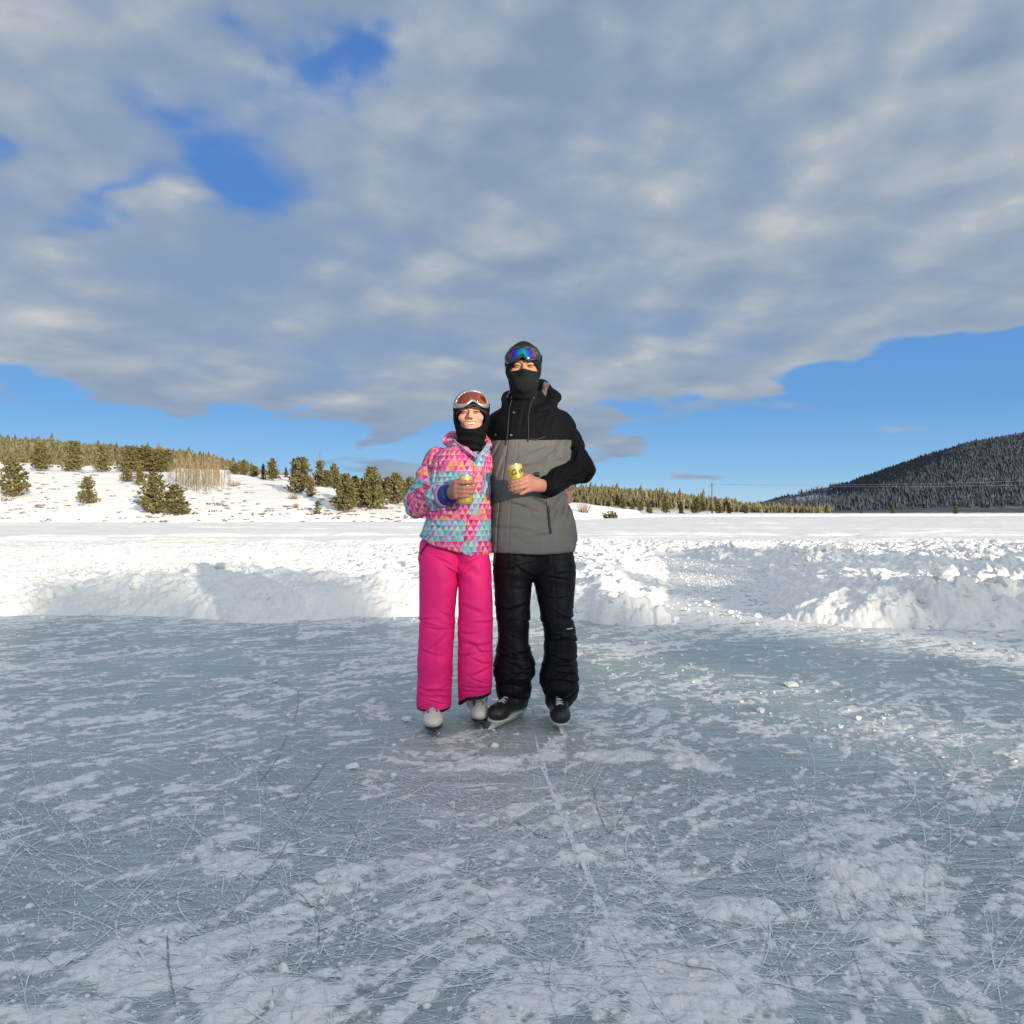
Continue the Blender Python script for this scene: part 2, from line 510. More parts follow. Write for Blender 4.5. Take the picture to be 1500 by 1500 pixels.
def ice_material():
    m, t, b = bare('ice')
    co = t.new('ShaderNodeTexCoord').outputs['Object']
    fr = t.attr('frost').outputs['Fac']
    fine = t.noise(co, 70, 7, 0.78)
    mid = t.noise(co, 9, 6, 0.65, 0.6)
    big = t.noise(co, 0.7, 3, 0.5)
    # streaks left by many blades, in several directions
    streak = None
    for k, (ang, sx, sy, sc, wob) in enumerate(((12, 0.5, 30, 1.0, 0.25), (-38, 0.6, 36, 1.1, 0.3), (64, 0.5, 30, 0.9, 0.35), (-8, 0.35, 46, 1.3, 0.15), (35, 0.6, 40, 1.2, 0.3), (-62, .45, 38, 1.1, .3), (88, .4, 44, 1.0, .4))):
        mp = t.new('ShaderNodeMapping')
        warp = t.vmath('SCALE', t.new('ShaderNodeTexNoise').outputs['Color'], scale=0.0)
        wn = t.new('ShaderNodeTexNoise'); t.put(wn.inputs['Vector'], co); wn.inputs['Scale'].default_value = 0.55 + 0.13 * k; wn.inputs['Detail'].default_value = 1
        off = t.vmath('SCALE', wn.outputs['Color'], scale=wob * 2)
        t.put(mp.inputs[0], t.vmath('ADD', co, off))
        mp.inputs['Rotation'].default_value = (0, 0, R(ang))
        mp.inputs['Scale'].default_value = (sx, sy, 1)
        mp.inputs['Location'].default_value = (k * 3.1, k * 5.7, 0)
        n = t.noise(mp.outputs[0], sc, 3, 0.55)
        r = t.smooth(n, 0.575, 0.66)
        br = t.smooth(t.noise(co, 1.3 + 0.4 * k, 3, 0.6), 0.38, 0.60)
        r = t.math('MULTIPLY', r, br)
        streak = r if streak is None else t.math('MAXIMUM', streak, r)
    clear = t.mix(t.smooth(big, 0.35, 0.68), (0.24, 0.298, 0.30), (0.345, 0.405, 0.40))
    clear = t.mix(t.math('MULTIPLY', t.smooth(mid, 0.35, 0.75), 0.55), clear, (0.42, 0.485, 0.52))
    clear = t.mix(t.math('MULTIPLY', streak, 0.62), clear, (0.60, 0.68, 0.73))
    f = t.math('ADD', fr, t.math('MULTIPLY', t.math('SUBTRACT', fine, 0.5), 0.7))
    f = t.smooth(f, 0.15, 0.70)
    grain = t.smooth(t.noise(co, 150, 4, 0.75), 0.54, 0.66)
    f2 = t.math('MAXIMUM', f, t.math('MULTIPLY', grain, 0.50))
    col = t.mix(f2, clear, (0.78, 0.785, 0.79))
    t.l.new(col, b.inputs['Base Color'])
    t.l.new(t.math('ADD', 0.30, t.math('MULTIPLY', f2, 0.4)), b.inputs['Roughness'])
    b.inputs['IOR'].default_value = 1.31
    h = t.math('ADD', t.math('MULTIPLY', f, 1.0), t.math('MULTIPLY', mid, 1.2))
    h = t.math('ADD', h, t.math('MULTIPLY', fine, 0.5))
    h = t.math('ADD', h, t.math('MULTIPLY', streak, -0.4))
    t.l.new(t.bump(h, 0.55, 0.008), b.inputs['Normal'])
    return m

def build_ice():
    X, Y, Fc = polar(0.7, 19, 900, -56, 56, 1100)
    f, h = frost_field(X, Y)
    m = ice_material()
    me = fast_mesh('ice', np.stack([X, Y, h], 1), Fc, attrs={'frost': f})
    kind(link('ice', me, m), 'structure')
    # the rest of the rink, under and behind the camera
    n = 120
    xs = np.linspace(-26, 26, n); ys = np.linspace(-17, 6.5, n)
    XX, YY = np.meshgrid(xs, ys, indexing='ij')
    i = np.arange(n * n).reshape(n, n)
    Fq = np.stack([i[:-1, :-1], i[1:, :-1], i[1:, 1:], i[:-1, 1:]], -1).reshape(-1, 4)
    fb, hb = frost_field(XX.ravel(), YY.ravel())
    me = fast_mesh('ice', np.stack([XX.ravel(), YY.ravel(), np.full(n * n, -0.015)], 1), Fq, attrs={'frost': fb})
    kind(link('ice', me, m), 'structure')

def ribbon_field():
    """grooves and scraped lines cut by skates: thin strips that follow the ice"""
    light, dark = [], []
    rng = np.random.default_rng(5)
    for k in range(2200):
        y = rng.uniform(955, 1540); d = CH * F / (y - 750)
        x = rng.uniform(-0.78, 0.78) * d
        L = rng.uniform(0.2, 2.4) ; cur = rng.normal(0, 0.35) if rng.random() < .75 else rng.choice([-1, 1]) * rng.uniform(1.2, 3.0)
        a = rng.choice([0.1, 0.6, 2.6, 1.2, 2.0]) + rng.normal(0, 0.35)
        w = rng.uniform(0.0006, 0.0018)
        (light if rng.random() < 0.93 else dark).append((x, d, a, L, cur, w))
    out = []
    for (x, d, a, L, cur, w) in light + dark:
        s = np.linspace(0, L, max(6, int(L * 22)))
        th = a + cur * s
        ds = s[1] - s[0]
        cx = x + np.cumsum(np.cos(th)) * ds; cy = d + np.cumsum(np.sin(th)) * ds
        out.append((np.stack([cx, cy], 1), w))
    nl = len(light)
    L_, D_ = out[:nl], out[nl:]
    def by_px(pts, w):
        P = np.array([on_ice(*p) for p in pts])
        k = np.linspace(0, len(P) - 1, 40)
        X = np.interp(k, range(len(P)), P[:, 0]); Y = np.interp(k, range(len(P)), P[:, 1])
        for _ in range(12):
            X[1:-1] = (X[:-2] + 2 * X[1:-1] + X[2:]) / 4; Y[1:-1] = (Y[:-2] + 2 * Y[1:-1] + Y[2:]) / 4
        return np.stack([X, Y], 1), w
    L_ += [by_px([(783, 1072), (790, 1110), (808, 1160), (832, 1220), (858, 1275), (880, 1330), (915, 1395), (960, 1465), (985, 1510)], .009),
           by_px([(310, 1235), (380, 1245), (470, 1255), (590, 1262)], .003), by_px([(330, 1282), (400, 1250), (470, 1222)], .006), by_px([(690, 1075), (742, 1068), (830, 1052)], .003),
           by_px([(660, 1155), (700, 1152), (745, 1148)], .008), by_px([(520, 1195), (600, 1165), (650, 1140)], .004)]
    D_ += [by_px([(868, 1150), (874, 1185), (886, 1215), (900, 1226)], 0.0025), by_px([(935, 1155), (915, 1195), (890, 1225), (850, 1238), (800, 1240)], 0.0025),
           by_px([(1146, 1232), (1147, 1270), (1135, 1310), (1108, 1352)], 0.0022), by_px([(1192, 1300), (1160, 1330), (1120, 1365)], 0.0019), by_px([(420, 1080), (405, 1115), (378, 1150)], 0.0031),
           by_px([(480, 1115), (462, 1140), (420, 1185)], 0.0025), by_px([(505, 1195), (530, 1240), (560, 1270)], 0.0019), by_px([(245, 1370), (246, 1420), (258, 1480)], 0.0025),
           by_px([(437, 1010), (437, 1035), (430, 1060)], 0.0031), by_px([(750, 1200), (780, 1222), (830, 1236)], 0.0025), by_px([(775, 1385), (795, 1415), (800, 1450), (795, 1475)], 0.0022),
           by_px([(910, 1245), (950, 1285), (985, 1312)], 0.0025), by_px([(840, 1305), (930, 1322), (1030, 1332)], 0.0019)]

    def strips(rows, z):
        V, Fc, A, b0 = [], [], [], 0
        for c, w in rows:
            tg = np.gradient(c, axis=0); tg /= np.linalg.norm(tg, axis=1)[:, None] + 1e-9
            nr = np.stack([-tg[:, 1], tg[:, 0]], 1)
            s = np.linspace(0, 1, len(c)); ww = w * np.clip(np.minimum(s, 1 - s) * 7, 0.1, 1) * (0.6 + 0.8 * RNG.random(len(c)))
            l, r = c - nr * ww[:, None], c + nr * ww[:, None]
            V.append(np.concatenate([l, r])); n = len(c); i = np.arange(n - 1) + b0
            Fc.append(np.stack([i, i + n, i + n + 1, i + 1], 1)[:, ::-1]); A += [RNG.random() if w < 0.0025 else 0.95] * (2 * n); b0 += 2 * n
        V = np.concatenate(V); Fc = np.concatenate(Fc)
        _, h = frost_field(V[:, 0], V[:, 1])
        V = np.concatenate([V, (h + z)[:, None]], 1)
        ok = (V[Fc][:, :, 1].min(1) > 0.9) & (rink_dist(V[Fc[:, 0], 0], V[Fc[:, 0], 1]) < -0.15)
        used, Fk = compact(V, Fc, ok)
        return V[used], Fk, np.array(A)[used]

    def line_mat(name, col, rough, lo):
        m, t, b = bare(name)
        co = t.new('ShaderNodeTexCoord').outputs['Object']
        b.inputs['Base Color'].default_value = (*col, 1)
        b.inputs['Roughness'].default_value = rough
        n = t.math('ADD', t.noise(co, 40, 4, 0.7), t.math('MULTIPLY', t.attr('seed').outputs['Fac'], 0.22))
        t.l.new(t.smooth(n, lo, lo + 0.2), b.inputs['Alpha'])
        return m
    for rows, z, nm, m in ((L_, 0.0022, 'skate_scrapes', line_mat('scraped_line', (0.72, 0.77, 0.81), 0.6, 0.50)),
                           (D_, 0.0026, 'skate_grooves', line_mat('groove', (0.18, 0.235, 0.255), 0.35, 0.58))):
        V, Fc, A = strips(rows, z)
        Vn = V
        me = fast_mesh(nm, Vn, Fc, attrs={'seed': A})
        o = link(nm, me, m)
        kind(o, 'stuff', 'thin lines cut by skate blades all over the grey ice')

# ---- loose lumps
def ico(sub=1):
    import bmesh
    bm = bmesh.new(); bmesh.ops.create_icosphere(bm, subdivisions=sub, radius=1)
    V = np.array([v.co[:] for v in bm.verts]); Fc = np.array([[v.index for v in f.verts] for f in bm.faces]); bm.free()
    return V, Fc

def lump_verts(V, s, seed, rough=0.35):
    rg = np.random.default_rng(seed)
    for _ in range(9):                       # broken faces
        n_ = rg.normal(0, 1, 3); n_ /= np.linalg.norm(n_)
        V = V - np.outer(np.maximum(V @ n_ - rg.uniform(.45, .8), 0), n_)
    n = 1 + rough * .6 * fbm(V * 1.4 + seed * 3.1, 2, seed % 97) + 0.15 * fbm(V * 4 + seed, 2, seed % 89)
    return V * n[:, None] * s

def build_lumps():
    V3, F3 = ico(3)
    rows = [(415, 1424, 16, 22, 'pointed white lump of snow standing on the ice at the lower left', 1), (518, 1126, 24, 11, 'flat bar of white snow lying on the ice left of the skaters', 2),
            (850, 1252, 26, 16, 'round snow lump on the pale scrape mark in the foreground ice', 3), (1130, 1390, 15, 13, 'angular snow chip on the ice at the lower right', 4),
            (398, 1482, 10, 18, 'tall thin snow chip near the bottom edge left of centre', 5), (724, 1095, 12, 10, 'small rounded ice lump in front of the black hockey skate', 6),
            (1157, 1006, 24, 10, 'flat snow slab on the ice to the right, larger of a pair', 7), (1222, 1006, 14, 11, 'squarish snow block on the ice to the right, beside the flat slab', 8),
            (597, 1056, 18, 8, 'snow lump on the ice beside the pink trouser cuff', 9), (470, 1296, 20, 12, 'snow lump on the scraped patch at left foreground', 10), (232, 1372, 16, 10, 'snow chip near the left edge of the ice', 11),
            (577, 1139, 13, 9, 'small oval snow lump behind the flat bar of snow', 12), (984, 1360, 12, 9, 'snow crumb beside a dark groove in the right foreground', 13), (1115, 1043, 14, 9, 'snow lump on the ice right of the black trousers', 14)]
    plain = [(933, 1065), (673, 1214), (291, 1408), (404, 1000), (471, 1001), (419, 1014), (556, 1003), (312, 1134), (286, 1120), (422, 1050), (1172, 1001), (1195, 1014), (1242, 1042), (1257, 1054), (1230, 1066), (1294, 1053), (1015, 1000), (905, 1012), (1246, 1014), (1290, 1002),
             (515, 1322), (550, 1322), (1248, 1320), (840, 1085), (1160, 1012), (262, 1066), (1190, 952), (1120, 950), (1150, 962), (945, 945), (1042, 938), (1085, 1030), (1010, 1112), (572, 1355), (655, 1358), (780, 1440), (1127, 1466), (880, 1395), (1220, 1150), (1180, 1190), (960, 1420), (1014, 1475), (300, 1210), (345, 1170), (620, 1180)]
    for (x, y, w, h, lab, sd) in rows + [(x, y, 6 + (i * 5) % 6, 4 + (i * 3) % 4, None, 20 + i) for i, (x, y) in enumerate(plain)]:
        cx, cy = on_ice(x, y); s = cy / F
        V = lump_verts(V3, 1.0, sd, 0.45)
        V = np.sign(V) * np.abs(V) ** 0.85
        V = V * (w * s * 0.5, w * s * 0.42, h * s * 0.52)
        if sd in (1, 5): V[:, :2] *= (1.15 - 0.75 * (V[:, 2:] / V[:, 2].max()).clip(-1, 1))
        a = sd * 1.7; c, s_ = math.cos(a), math.sin(a)
        if sd > 13: V = np.stack([V[:, 0] * c - V[:, 1] * s_, V[:, 0] * s_ + V[:, 1] * c, V[:, 2]], 1)
        _, g = frost_field(np.array([cx, cx]), np.array([cy, cy]))
        o = link('snow_lump', fast_mesh('snow_lump', V, F3), M_SNOW)
        o.location = (cx, cy, g[0] - V[:, 2].min() * 0.55)
        if lab: tag(o, lab, 'snow lump')
        else: tag(o, 'small loose white lump of snow lying on the grey ice', 'snow lump', 'small snow lumps scattered on the ice')
    # crumbs too many to count, on the ice and along the foot of the banks
    V1, F1 = ico(1)
    rng = np.random.default_rng(3)
    Vs, Fs = [], []; b0 = 0
    pts = []
    for k in range(2300):
        y = rng.uniform(925, 1500); x = rng.uniform(0, 1500); cx, cy = on_ice(x, y)
        pts.append((cx, cy, 0.0022 * rng.lognormal(0, 0.5) + 0.0008 * cy * (rng.random() < 0.35)))
    for k in range(9000):
        cx = rng.uniform(-7, 7); cy = rng.uniform(5.6, 16.5)
        pts.append((cx, cy, 0.0075 * rng.lognormal(0, 0.55)))
    pts = np.array(pts)
    d = rink_dist(pts[:, 0], pts[:, 1])
    dens = np.where(np.arange(len(pts)) < 2300, d < -0.05, (d < 0.02) & (d > -0.55 * rng.random(len(pts)) ** 2 - 0.03 - 0.7 * (pts[:, 1] > 7.3)))
    pts = pts[dens]
    _, g = frost_field(pts[:, 0], pts[:, 1])
    for i, (cx, cy, s) in enumerate(pts):
        V = V1 * (0.7 + 0.6 * rng.random((len(V1), 1))) * s * (1.2, 1.0, 0.7) + (cx, cy, g[i] + s * 0.35)
        Vs.append(V); Fs.append(F1 + b0); b0 += len(V)
    o = link('snow_crumbs', fast_mesh('snow_crumbs', np.concatenate(Vs), np.concatenate(Fs)), M_SNOW)
    kind(o, 'stuff', 'tiny crumbs of snow strewn over the ice')
    # clods tumbled over the banks
    Vs, Fs = [], []; b0 = 0
    P = np.stack([rng.uniform(-8, 9, 9000), rng.uniform(6.3, 19, 9000)], 1)
    d = rink_dist(P[:, 0], P[:, 1])
    am = np.clip(fbm(P * 0.8, 2, 51) * 1.5 + 0.45, 0, 1) * (0.3 + 0.7 * sstep(P[:, 0], 0, 2))
    P = P[(d > 0.05) & (rng.random(len(P)) < am * 0.8)]
    z = snow_height(P[:, 0], P[:, 1])
    V2, F2 = ico(2)
    for i in range(len(P)):
        s = 0.026 * rng.lognormal(0, 0.55)
        V = lump_verts(V2, s, i, 0.5) * (1.2, 1.0, 0.8)
        Vs.append(V + (P[i, 0], P[i, 1], z[i] + s * 0.2)); Fs.append(F2 + b0); b0 += len(V)
    o = link('snow_clods', fast_mesh('snow_clods', np.concatenate(Vs), np.concatenate(Fs), False), M_SNOW)
    kind(o, 'stuff', 'broken clods of snow tumbled over the ploughed banks')

# ---- hills
CREST_X = np.array([-500, -100, 0, 100, 188, 250, 320, 400, 470, 520, 560, 600, 660, 720, 780, 850, 890, 925, 950, 1000, 2200])
CREST_Y = np.array([668, 676, 680, 684, 688, 690, 692, 698, 702, 708, 716, 722, 728, 733, 736, 740, 745, 750, 756, 758, 758.])
RIDGE_X = np.array([-600, -200, 0, 188, 240, 300, 350, 400, 450, 500, 600, 700, 780, 850, 900, 950, 1000, 1030, 1060, 1100, 1150, 1180, 1300, 2200])
RIDGE_Y = np.array([630, 638, 650, 665, 668, 676, 688, 703, 712, 716, 720, 722, 722, 723, 725, 729, 735, 739, 743, 747, 751, 753, 754, 754.])

def hill_height(X, Y):
    u = 750 + X / Y * F
    shore = np.interp(u, [-400, 600, 760, 860, 960, 2200], [72, 72, 84, 100, 150, 232])
    yc = 128.0
    hc = CH + (750 - np.interp(u, CREST_X, CREST_Y)) * yc / F
    P = np.stack([X, Y], 1)
    near = sstep(Y, shore - 3, yc + 8) * hc * (1 - 0.35 * sstep(Y, yc + 5, 230)) * (u < 1000)
    t = np.clip((Y - shore) / (yc - shore + 1e-6), 0, 1)
    near = np.where(Y < yc, (t ** 0.8) * hc, near)
    bank = 0.5 * sstep(Y, shore - 1.2, shore + 1.5)
    yr = 560.0
    hr = CH + (750 - np.interp(u, RIDGE_X, RIDGE_Y)) * yr / F
    farh = sstep(Y, 200, 580) ** 0.85 * hr
    h = np.maximum(near + bank, farh + 0.2 * (Y > shore)) + 0.35 * fbm(P * 0.06, 3, 7) * sstep(Y, shore, shore + 12) + 0.10 * fbm(P * 0.5, 3, 8) * sstep(Y, shore, shore + 3)
    return np.where(Y < shore - 1.2, -0.5, h)

def build_hill():
    X, Y, Fc = polar(68, 900, 330, -60, 42, 760)
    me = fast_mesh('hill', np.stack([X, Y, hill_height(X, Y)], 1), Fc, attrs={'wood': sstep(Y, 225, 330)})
    m = snow_material('hill_snow', fine=6.0)
    t = NT(m.node_tree); b = t.n['Principled BSDF']
    old = b.inputs['Base Color'].links[0].from_socket
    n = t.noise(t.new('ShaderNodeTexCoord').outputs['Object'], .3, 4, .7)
    t.l.new(t.mix(t.math('MULTIPLY', t.attr('wood').outputs['Fac'], t.smooth(n, .32, .46)), old, (.085, .075, .045)), b.inputs['Base Color'])  # brown litter under the far trees, their shade painted into its dark tone
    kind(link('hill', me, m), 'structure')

MT_X = np.array([900, 1060, 1097, 1140, 1175, 1200, 1222, 1240, 1270, 1312, 1360, 1420, 1500, 1600, 1750, 1950, 2300])
MT_Y = np.array([756, 752, 746, 732, 721, 715, 712, 710, 699, 684, 668, 650, 636, 622, 606, 596, 590.])

def mountain_height(X, Y):
    u = 750 + X / Y * F
    yc = 3000.0
    hc = (CH + (750 - np.interp(u, MT_X, MT_Y)) * yc / F)
    P = np.stack([X, Y], 1)
    t = np.clip((Y - 1150) / (yc - 1150), 0, 1)
    h = hc * t ** 1.25 * (1 - 0.5 * sstep(Y, yc, 4200))
    spur = np.sin((X - 0.55 * Y) / 210.0 + 1.5 * fbm(P * 0.0015, 2, 3)) * 0.10 + 0.08 * fbm(P * 0.004, 3, 4)
    return np.maximum(h * (1 + spur * sstep(t, 0, 0.2) * (1 - sstep(t, 0.75, 1.0))), -3)

def build_mountain():
    X, Y, Fc = polar(1100, 5200, 150, 12, 62, 420)
    h = mountain_height(X, Y)
    m, t, b = bare('mountain_slope')
    co = t.new('ShaderNodeTexCoord').outputs['Object']
    n = t.noise(co, 0.018, 5, 0.6)
    c = t.mix(t.smooth(n, 0.52, 0.70), (0.030, 0.038, 0.048), (0.12, 0.14, 0.17))  # bluish slope tones carry painted distance haze
    t.l.new(t.mix(t.attr('rock').outputs['Fac'], c, (0.50, 0.51, 0.54)), b.inputs['Base Color'])
    b.inputs['Roughness'].default_value = 0.9
    u = 750 + X / Y * F; yy = 750 - (h - CH) * F / Y; yc = np.interp(u, MT_X, MT_Y)
    rock = sstep(u, 1110, 1170) * (1 - sstep(u, 1205, 1250)) * (1 - sstep(yy - yc, 8, 26)) * sstep(fbm(np.stack([X, Y], 1) * .012, 3, 77), -.25, .2)
    me = fast_mesh('mountain', np.stack([X, Y, h], 1), Fc, attrs={'rock': rock})
    kind(link('mountain', me, m), 'structure')
    return

build_snow()
build_ice()
ribbon_field()
build_lumps()
build_hill()
build_mountain()
# ------------------------------------------------------------------ trees and bushes
def foliage(name, dark, mid, frost, amt):
    m, t, b = bare(name)
    s = t.attr('tint').outputs['Fac']
    c = t.ramp(s, [(0.0, dark), (0.55, mid), (0.80, mid), (1.0, frost)])
    oi = t.new('ShaderNodeObjectInfo').outputs['Random']
    c = t.mix(t.math('MULTIPLY', oi, amt), c, tuple(x * 0.55 for x in mid))
    t.l.new(c, b.inputs['Base Color'])
    b.inputs['Roughness'].default_value = 0.75
    b.inputs['Specular IOR Level'].default_value = 0.2
    return m
M_PINE = foliage('pine_needles', (0.055, 0.055, 0.02), (0.165, 0.145, 0.058), (0.33, 0.30, 0.19), 0.45)
M_SPRUCE = foliage('spruce_needles', (0.022, 0.026, 0.014), (0.065, 0.066, 0.03), (0.14, 0.13, 0.08), 0.3)
M_BUSH = foliage('frosted_needles', (0.04, 0.042, 0.022), (0.13, 0.125, 0.065), (0.34, 0.32, 0.26), 0.3)
M_BARK = mat('bark', (0.11, 0.085, 0.065), 0.9, noise=(3.0, 0.4))
M_STEM = mat('bare_stem', (0.27, 0.20, 0.115), 0.85, noise=(1.5, 0.35))
M_TWIG = mat('brown_twig', (0.22, 0.135, 0.085), 0.9, noise=(2.0, 0.4))

def tube_np(P, rads, seg=6):
    """swept tube through points P with a radius each; closed ends"""
    P = np.asarray(P, float); n = len(P)
    rads = np.broadcast_to(np.asarray(rads, float), (n,))
    tg = np.gradient(P, axis=0); tg /= np.linalg.norm(tg, axis=1)[:, None] + 1e-12
    ref = np.array([0.13, 0.21, 0.97]) if abs(tg[:, 2]).mean() < 0.8 else np.array([0.97, 0.2, 0.1])
    a = np.cross(tg, ref); a /= np.linalg.norm(a, axis=1)[:, None] + 1e-12
    b = np.cross(tg, a)
    th = np.linspace(0, 2 * np.pi, seg, endpoint=False)
    V = P[:, None] + rads[:, None, None] * (np.cos(th)[None, :, None] * a[:, None] + np.sin(th)[None, :, None] * b[:, None])
    V = np.concatenate([V.reshape(-1, 3), P[:1], P[-1:]])
    i = np.arange(n * seg).reshape(n, seg); j = np.roll(i, -1, axis=1)
    Fq = np.stack([i[:-1], j[:-1], j[1:], i[1:]], -1).reshape(-1, 4)
    c0, c1 = n * seg, n * seg + 1
    Fc = np.concatenate([Fq, np.stack([j[0], i[0], np.full(seg, c0), np.full(seg, c0)], 1), np.stack([i[-1], j[-1], np.full(seg, c1), np.full(seg, c1)], 1)])
    return V, Fc

class Parts:
    """collects shapes that end up in one mesh"""
    def __init__(self): self.V, self.F, self.b = [], [], 0
    def add(self, V, Fc):
        V = np.asarray(V, float); Fc = np.asarray(Fc)
        if Fc.shape[1] == 3: Fc = np.concatenate([Fc, Fc[:, 2:3]], 1)
        self.V.append(V); self.F.append(Fc + self.b); self.b += len(V); return self
    def tube(self, P, r, seg=6): return self.add(*tube_np(P, r, seg))
    def mesh(self, name, smooth=True, attrs=None):
        V = np.concatenate(self.V); Fc = np.concatenate(self.F)
        me = bpy.data.meshes.new(name)
        faces = [tuple(dict.fromkeys(f)) for f in Fc.tolist()]
        me.from_pydata(V.tolist(), [], [f for f in faces if len(f) > 2])
        me.polygons.foreach_set('use_smooth', np.full(len(me.polygons), smooth, dtype=bool))
        return me
    def build(self, name, m, parent=None, smooth=True): return link(name, self.mesh(name, smooth), m, parent)

def needles(tufts, rng, per=5):
    """tufts: rows of (pos, dir, size, tint) -> leaf sized triangles"""
    P = np.array([t[0] for t in tufts]); D = np.array([t[1] for t in tufts]); S = np.array([t[2] for t in tufts]); T = np.array([t[3] for t in tufts])
    n = len(P)
    P = np.repeat(P, per, 0); D = np.repeat(D, per, 0); S = np.repeat(S, per); T = np.repeat(T, per)
    d = D + rng.normal(0, 0.62, (n * per, 3)); d /= np.linalg.norm(d, axis=1)[:, None]
    s = np.cross(d, rng.normal(0, 1, (n * per, 3))); s /= np.linalg.norm(s, axis=1)[:, None] + 1e-9
    L = S * rng.uniform(0.6, 1.25, n * per); w = L * rng.uniform(0.20, 0.34, n * per)
    base = P - d * (0.25 * L)[:, None]
    V = np.stack([base + s * (w * .6)[:, None], base - s * (w * .6)[:, None], P + d * (L * .5)[:, None] - s * w[:, None] * .8, P + d * (L * .75)[:, None], P + d * (L * .45)[:, None] + s * w[:, None] * .8], 1).reshape(-1, 3)
    i = np.arange(n * per) * 5
    Fc = np.concatenate([np.stack([i, i + 1, i + 2, i + 4], 1), np.stack([i + 2, i + 3, i + 4, i + 4], 1)])
    tint = np.clip(T + rng.normal(0, 0.12, n * per), 0, 1)
    return V, Fc, np.repeat(tint, 5)

def conifer_meshes(seed, h, spread, kind_='pine', low=0.06):
    rng = np.random.default_rng(seed)
    tr = Parts()
    lean = rng.normal(0, 0.02, 2)
    zs = np.linspace(0, h, 9)
    tr.tube(np.stack([zs * lean[0], zs * lean[1], zs - 0.15], 1), 0.030 * h * (1 - zs / h) + 0.01, 7)
    tufts = []
    nw = int(h * (4.2 if kind_ == 'pine' else 4.8))
    for k in range(nw):
        f = low + (1 - low) * (k + rng.uniform(-.3, .3)) / nw
        z = min(max(f, 0.03), 0.985) * h
        if kind_ == 'pine':
            prof = (1 - f) ** 0.62 * (0.72 + 0.28 * min(1, f / 0.16)) * rng.uniform(0.62, 1.15)
        else:
            prof = (1 - f) ** 0.95 * rng.uniform(0.8, 1.1)
        L0 = spread * h * prof + 0.10
        nb = int(rng.integers(5, 8)); a0 = rng.uniform(0, 6.28)
        for j in range(nb):
            if kind_ == 'pine' and rng.random() < 0.12: continue
            a = a0 + 6.283 * j / nb + rng.normal(0, 0.25)
            L = L0 * rng.uniform(0.65, 1.2)
            up = rng.uniform(0.15, 0.55) if kind_ == 'pine' else rng.uniform(-0.35, 0.0)
            d = np.array([math.cos(a), math.sin(a), up + 0.5 * f])
            p0 = np.array([z * lean[0], z * lean[1], z])
            p1 = p0 + d * L
            p1[2] -= 0.12 * L
            if L > 0.25: tr.tube(np.stack([p0, p0 + d * L * .5, p1]), [0.012 * L + .006, 0.009 * L + .004, 0.004], 4)
            m_ = max(2, int(L / 0.13))
            for q in range(m_):
                s = (q + 0.9) / m_
                if s < 0.22 and L > 0.6: continue
                pos = p0 + d * L * s + rng.normal(0, 0.05 + 0.05 * L, 3)
                pos[2] = max(pos[2] - 0.12 * L * s * s, 0.05)
                dd = d * 0.55 + np.array([0, 0, 0.55 if kind_ == 'pine' else 0.1]) + rng.normal(0, .25, 3)
                tufts.append((pos, dd / np.linalg.norm(dd), rng.uniform(0.28, 0.46) * (1.0 if kind_ == 'pine' else 0.8), rng.beta(2, 2.2) * 0.9 + 0.1 * (rng.random() < .3)))
    for q in range(5):
        tufts.append((np.array([h * lean[0], h * lean[1], h * (0.96 + .012 * q)]), np.array([0, 0, 1.]), 0.22, rng.random() * .6))
    V, Fc, T = needles(tufts, rng, 4)
    me = fast_mesh('crown', V, Fc, smooth=False, attrs={'tint': T})
    return tr.mesh('trunk'), me

def make_tree(name, seed, h, spread, kind_, m, low=0.06):
    t = empty(name)
    trm, crm = conifer_meshes(seed, h, spread, kind_, low)
    link('trunk', trm, M_BARK, t); link('crown', crm, m, t)
    return t

def shrub_meshes(seed, h, w, n_stem, green):
    rng = np.random.default_rng(seed)
    st = Parts(); tufts = []
    for k in range(n_stem):
        a = rng.uniform(0, 6.283); r = rng.uniform(0.0, 1.0) ** .6
        b = np.array([0.25 * w * r * math.cos(a), 0.25 * w * r * math.sin(a), -0.1])
        t = np.array([0.5 * w * r * math.cos(a + rng.normal(0, .3)), 0.5 * w * r * math.sin(a), h * rng.uniform(0.55, 1.0) * (1 - 0.35 * r)])
        m_ = (b + t) / 2 + rng.normal(0, 0.06 * h, 3)
        s = np.linspace(0, 1, 5)[:, None]
        P = (1 - s) ** 2 * b + 2 * s * (1 - s) * m_ + s * s * t
        st.tube(P, np.linspace(0.012 * h + .004, 0.004, 5), 4)
        for q in range(3):
            i = rng.integers(1, 4); e = P[i] + rng.normal(0, 0.12 * h, 3) + (0, 0, 0.12 * h)
            st.tube(np.stack([P[i], (P[i] + e) / 2 + rng.normal(0, .01, 3), e]), [0.006, 0.004, 0.003], 3)
            if green: tufts.append((e, np.array([0, 0, 1.]), 0.24, rng.random()))
        if green:
            for q in range(14):
                s_ = rng.uniform(0.2, 1.02); i = min(int(s_ * 4), 3)
                p = P[i] + (P[i + 1] - P[i]) * (s_ * 4 - i) + rng.normal(0, 0.05 * h, 3)
                p[2] = max(p[2], 0.05)
                d = (t - b); d = d / np.linalg.norm(d) + (0, 0, .4)
                tufts.append((p, d / np.linalg.norm(d), rng.uniform(.2, .32), rng.beta(2, 2)))
    cr = None
    if green:
        V, Fc, T = needles(tufts, rng, 4)
        cr = fast_mesh('foliage', V, Fc, smooth=False, attrs={'tint': T})
    return st.mesh('stems'), cr

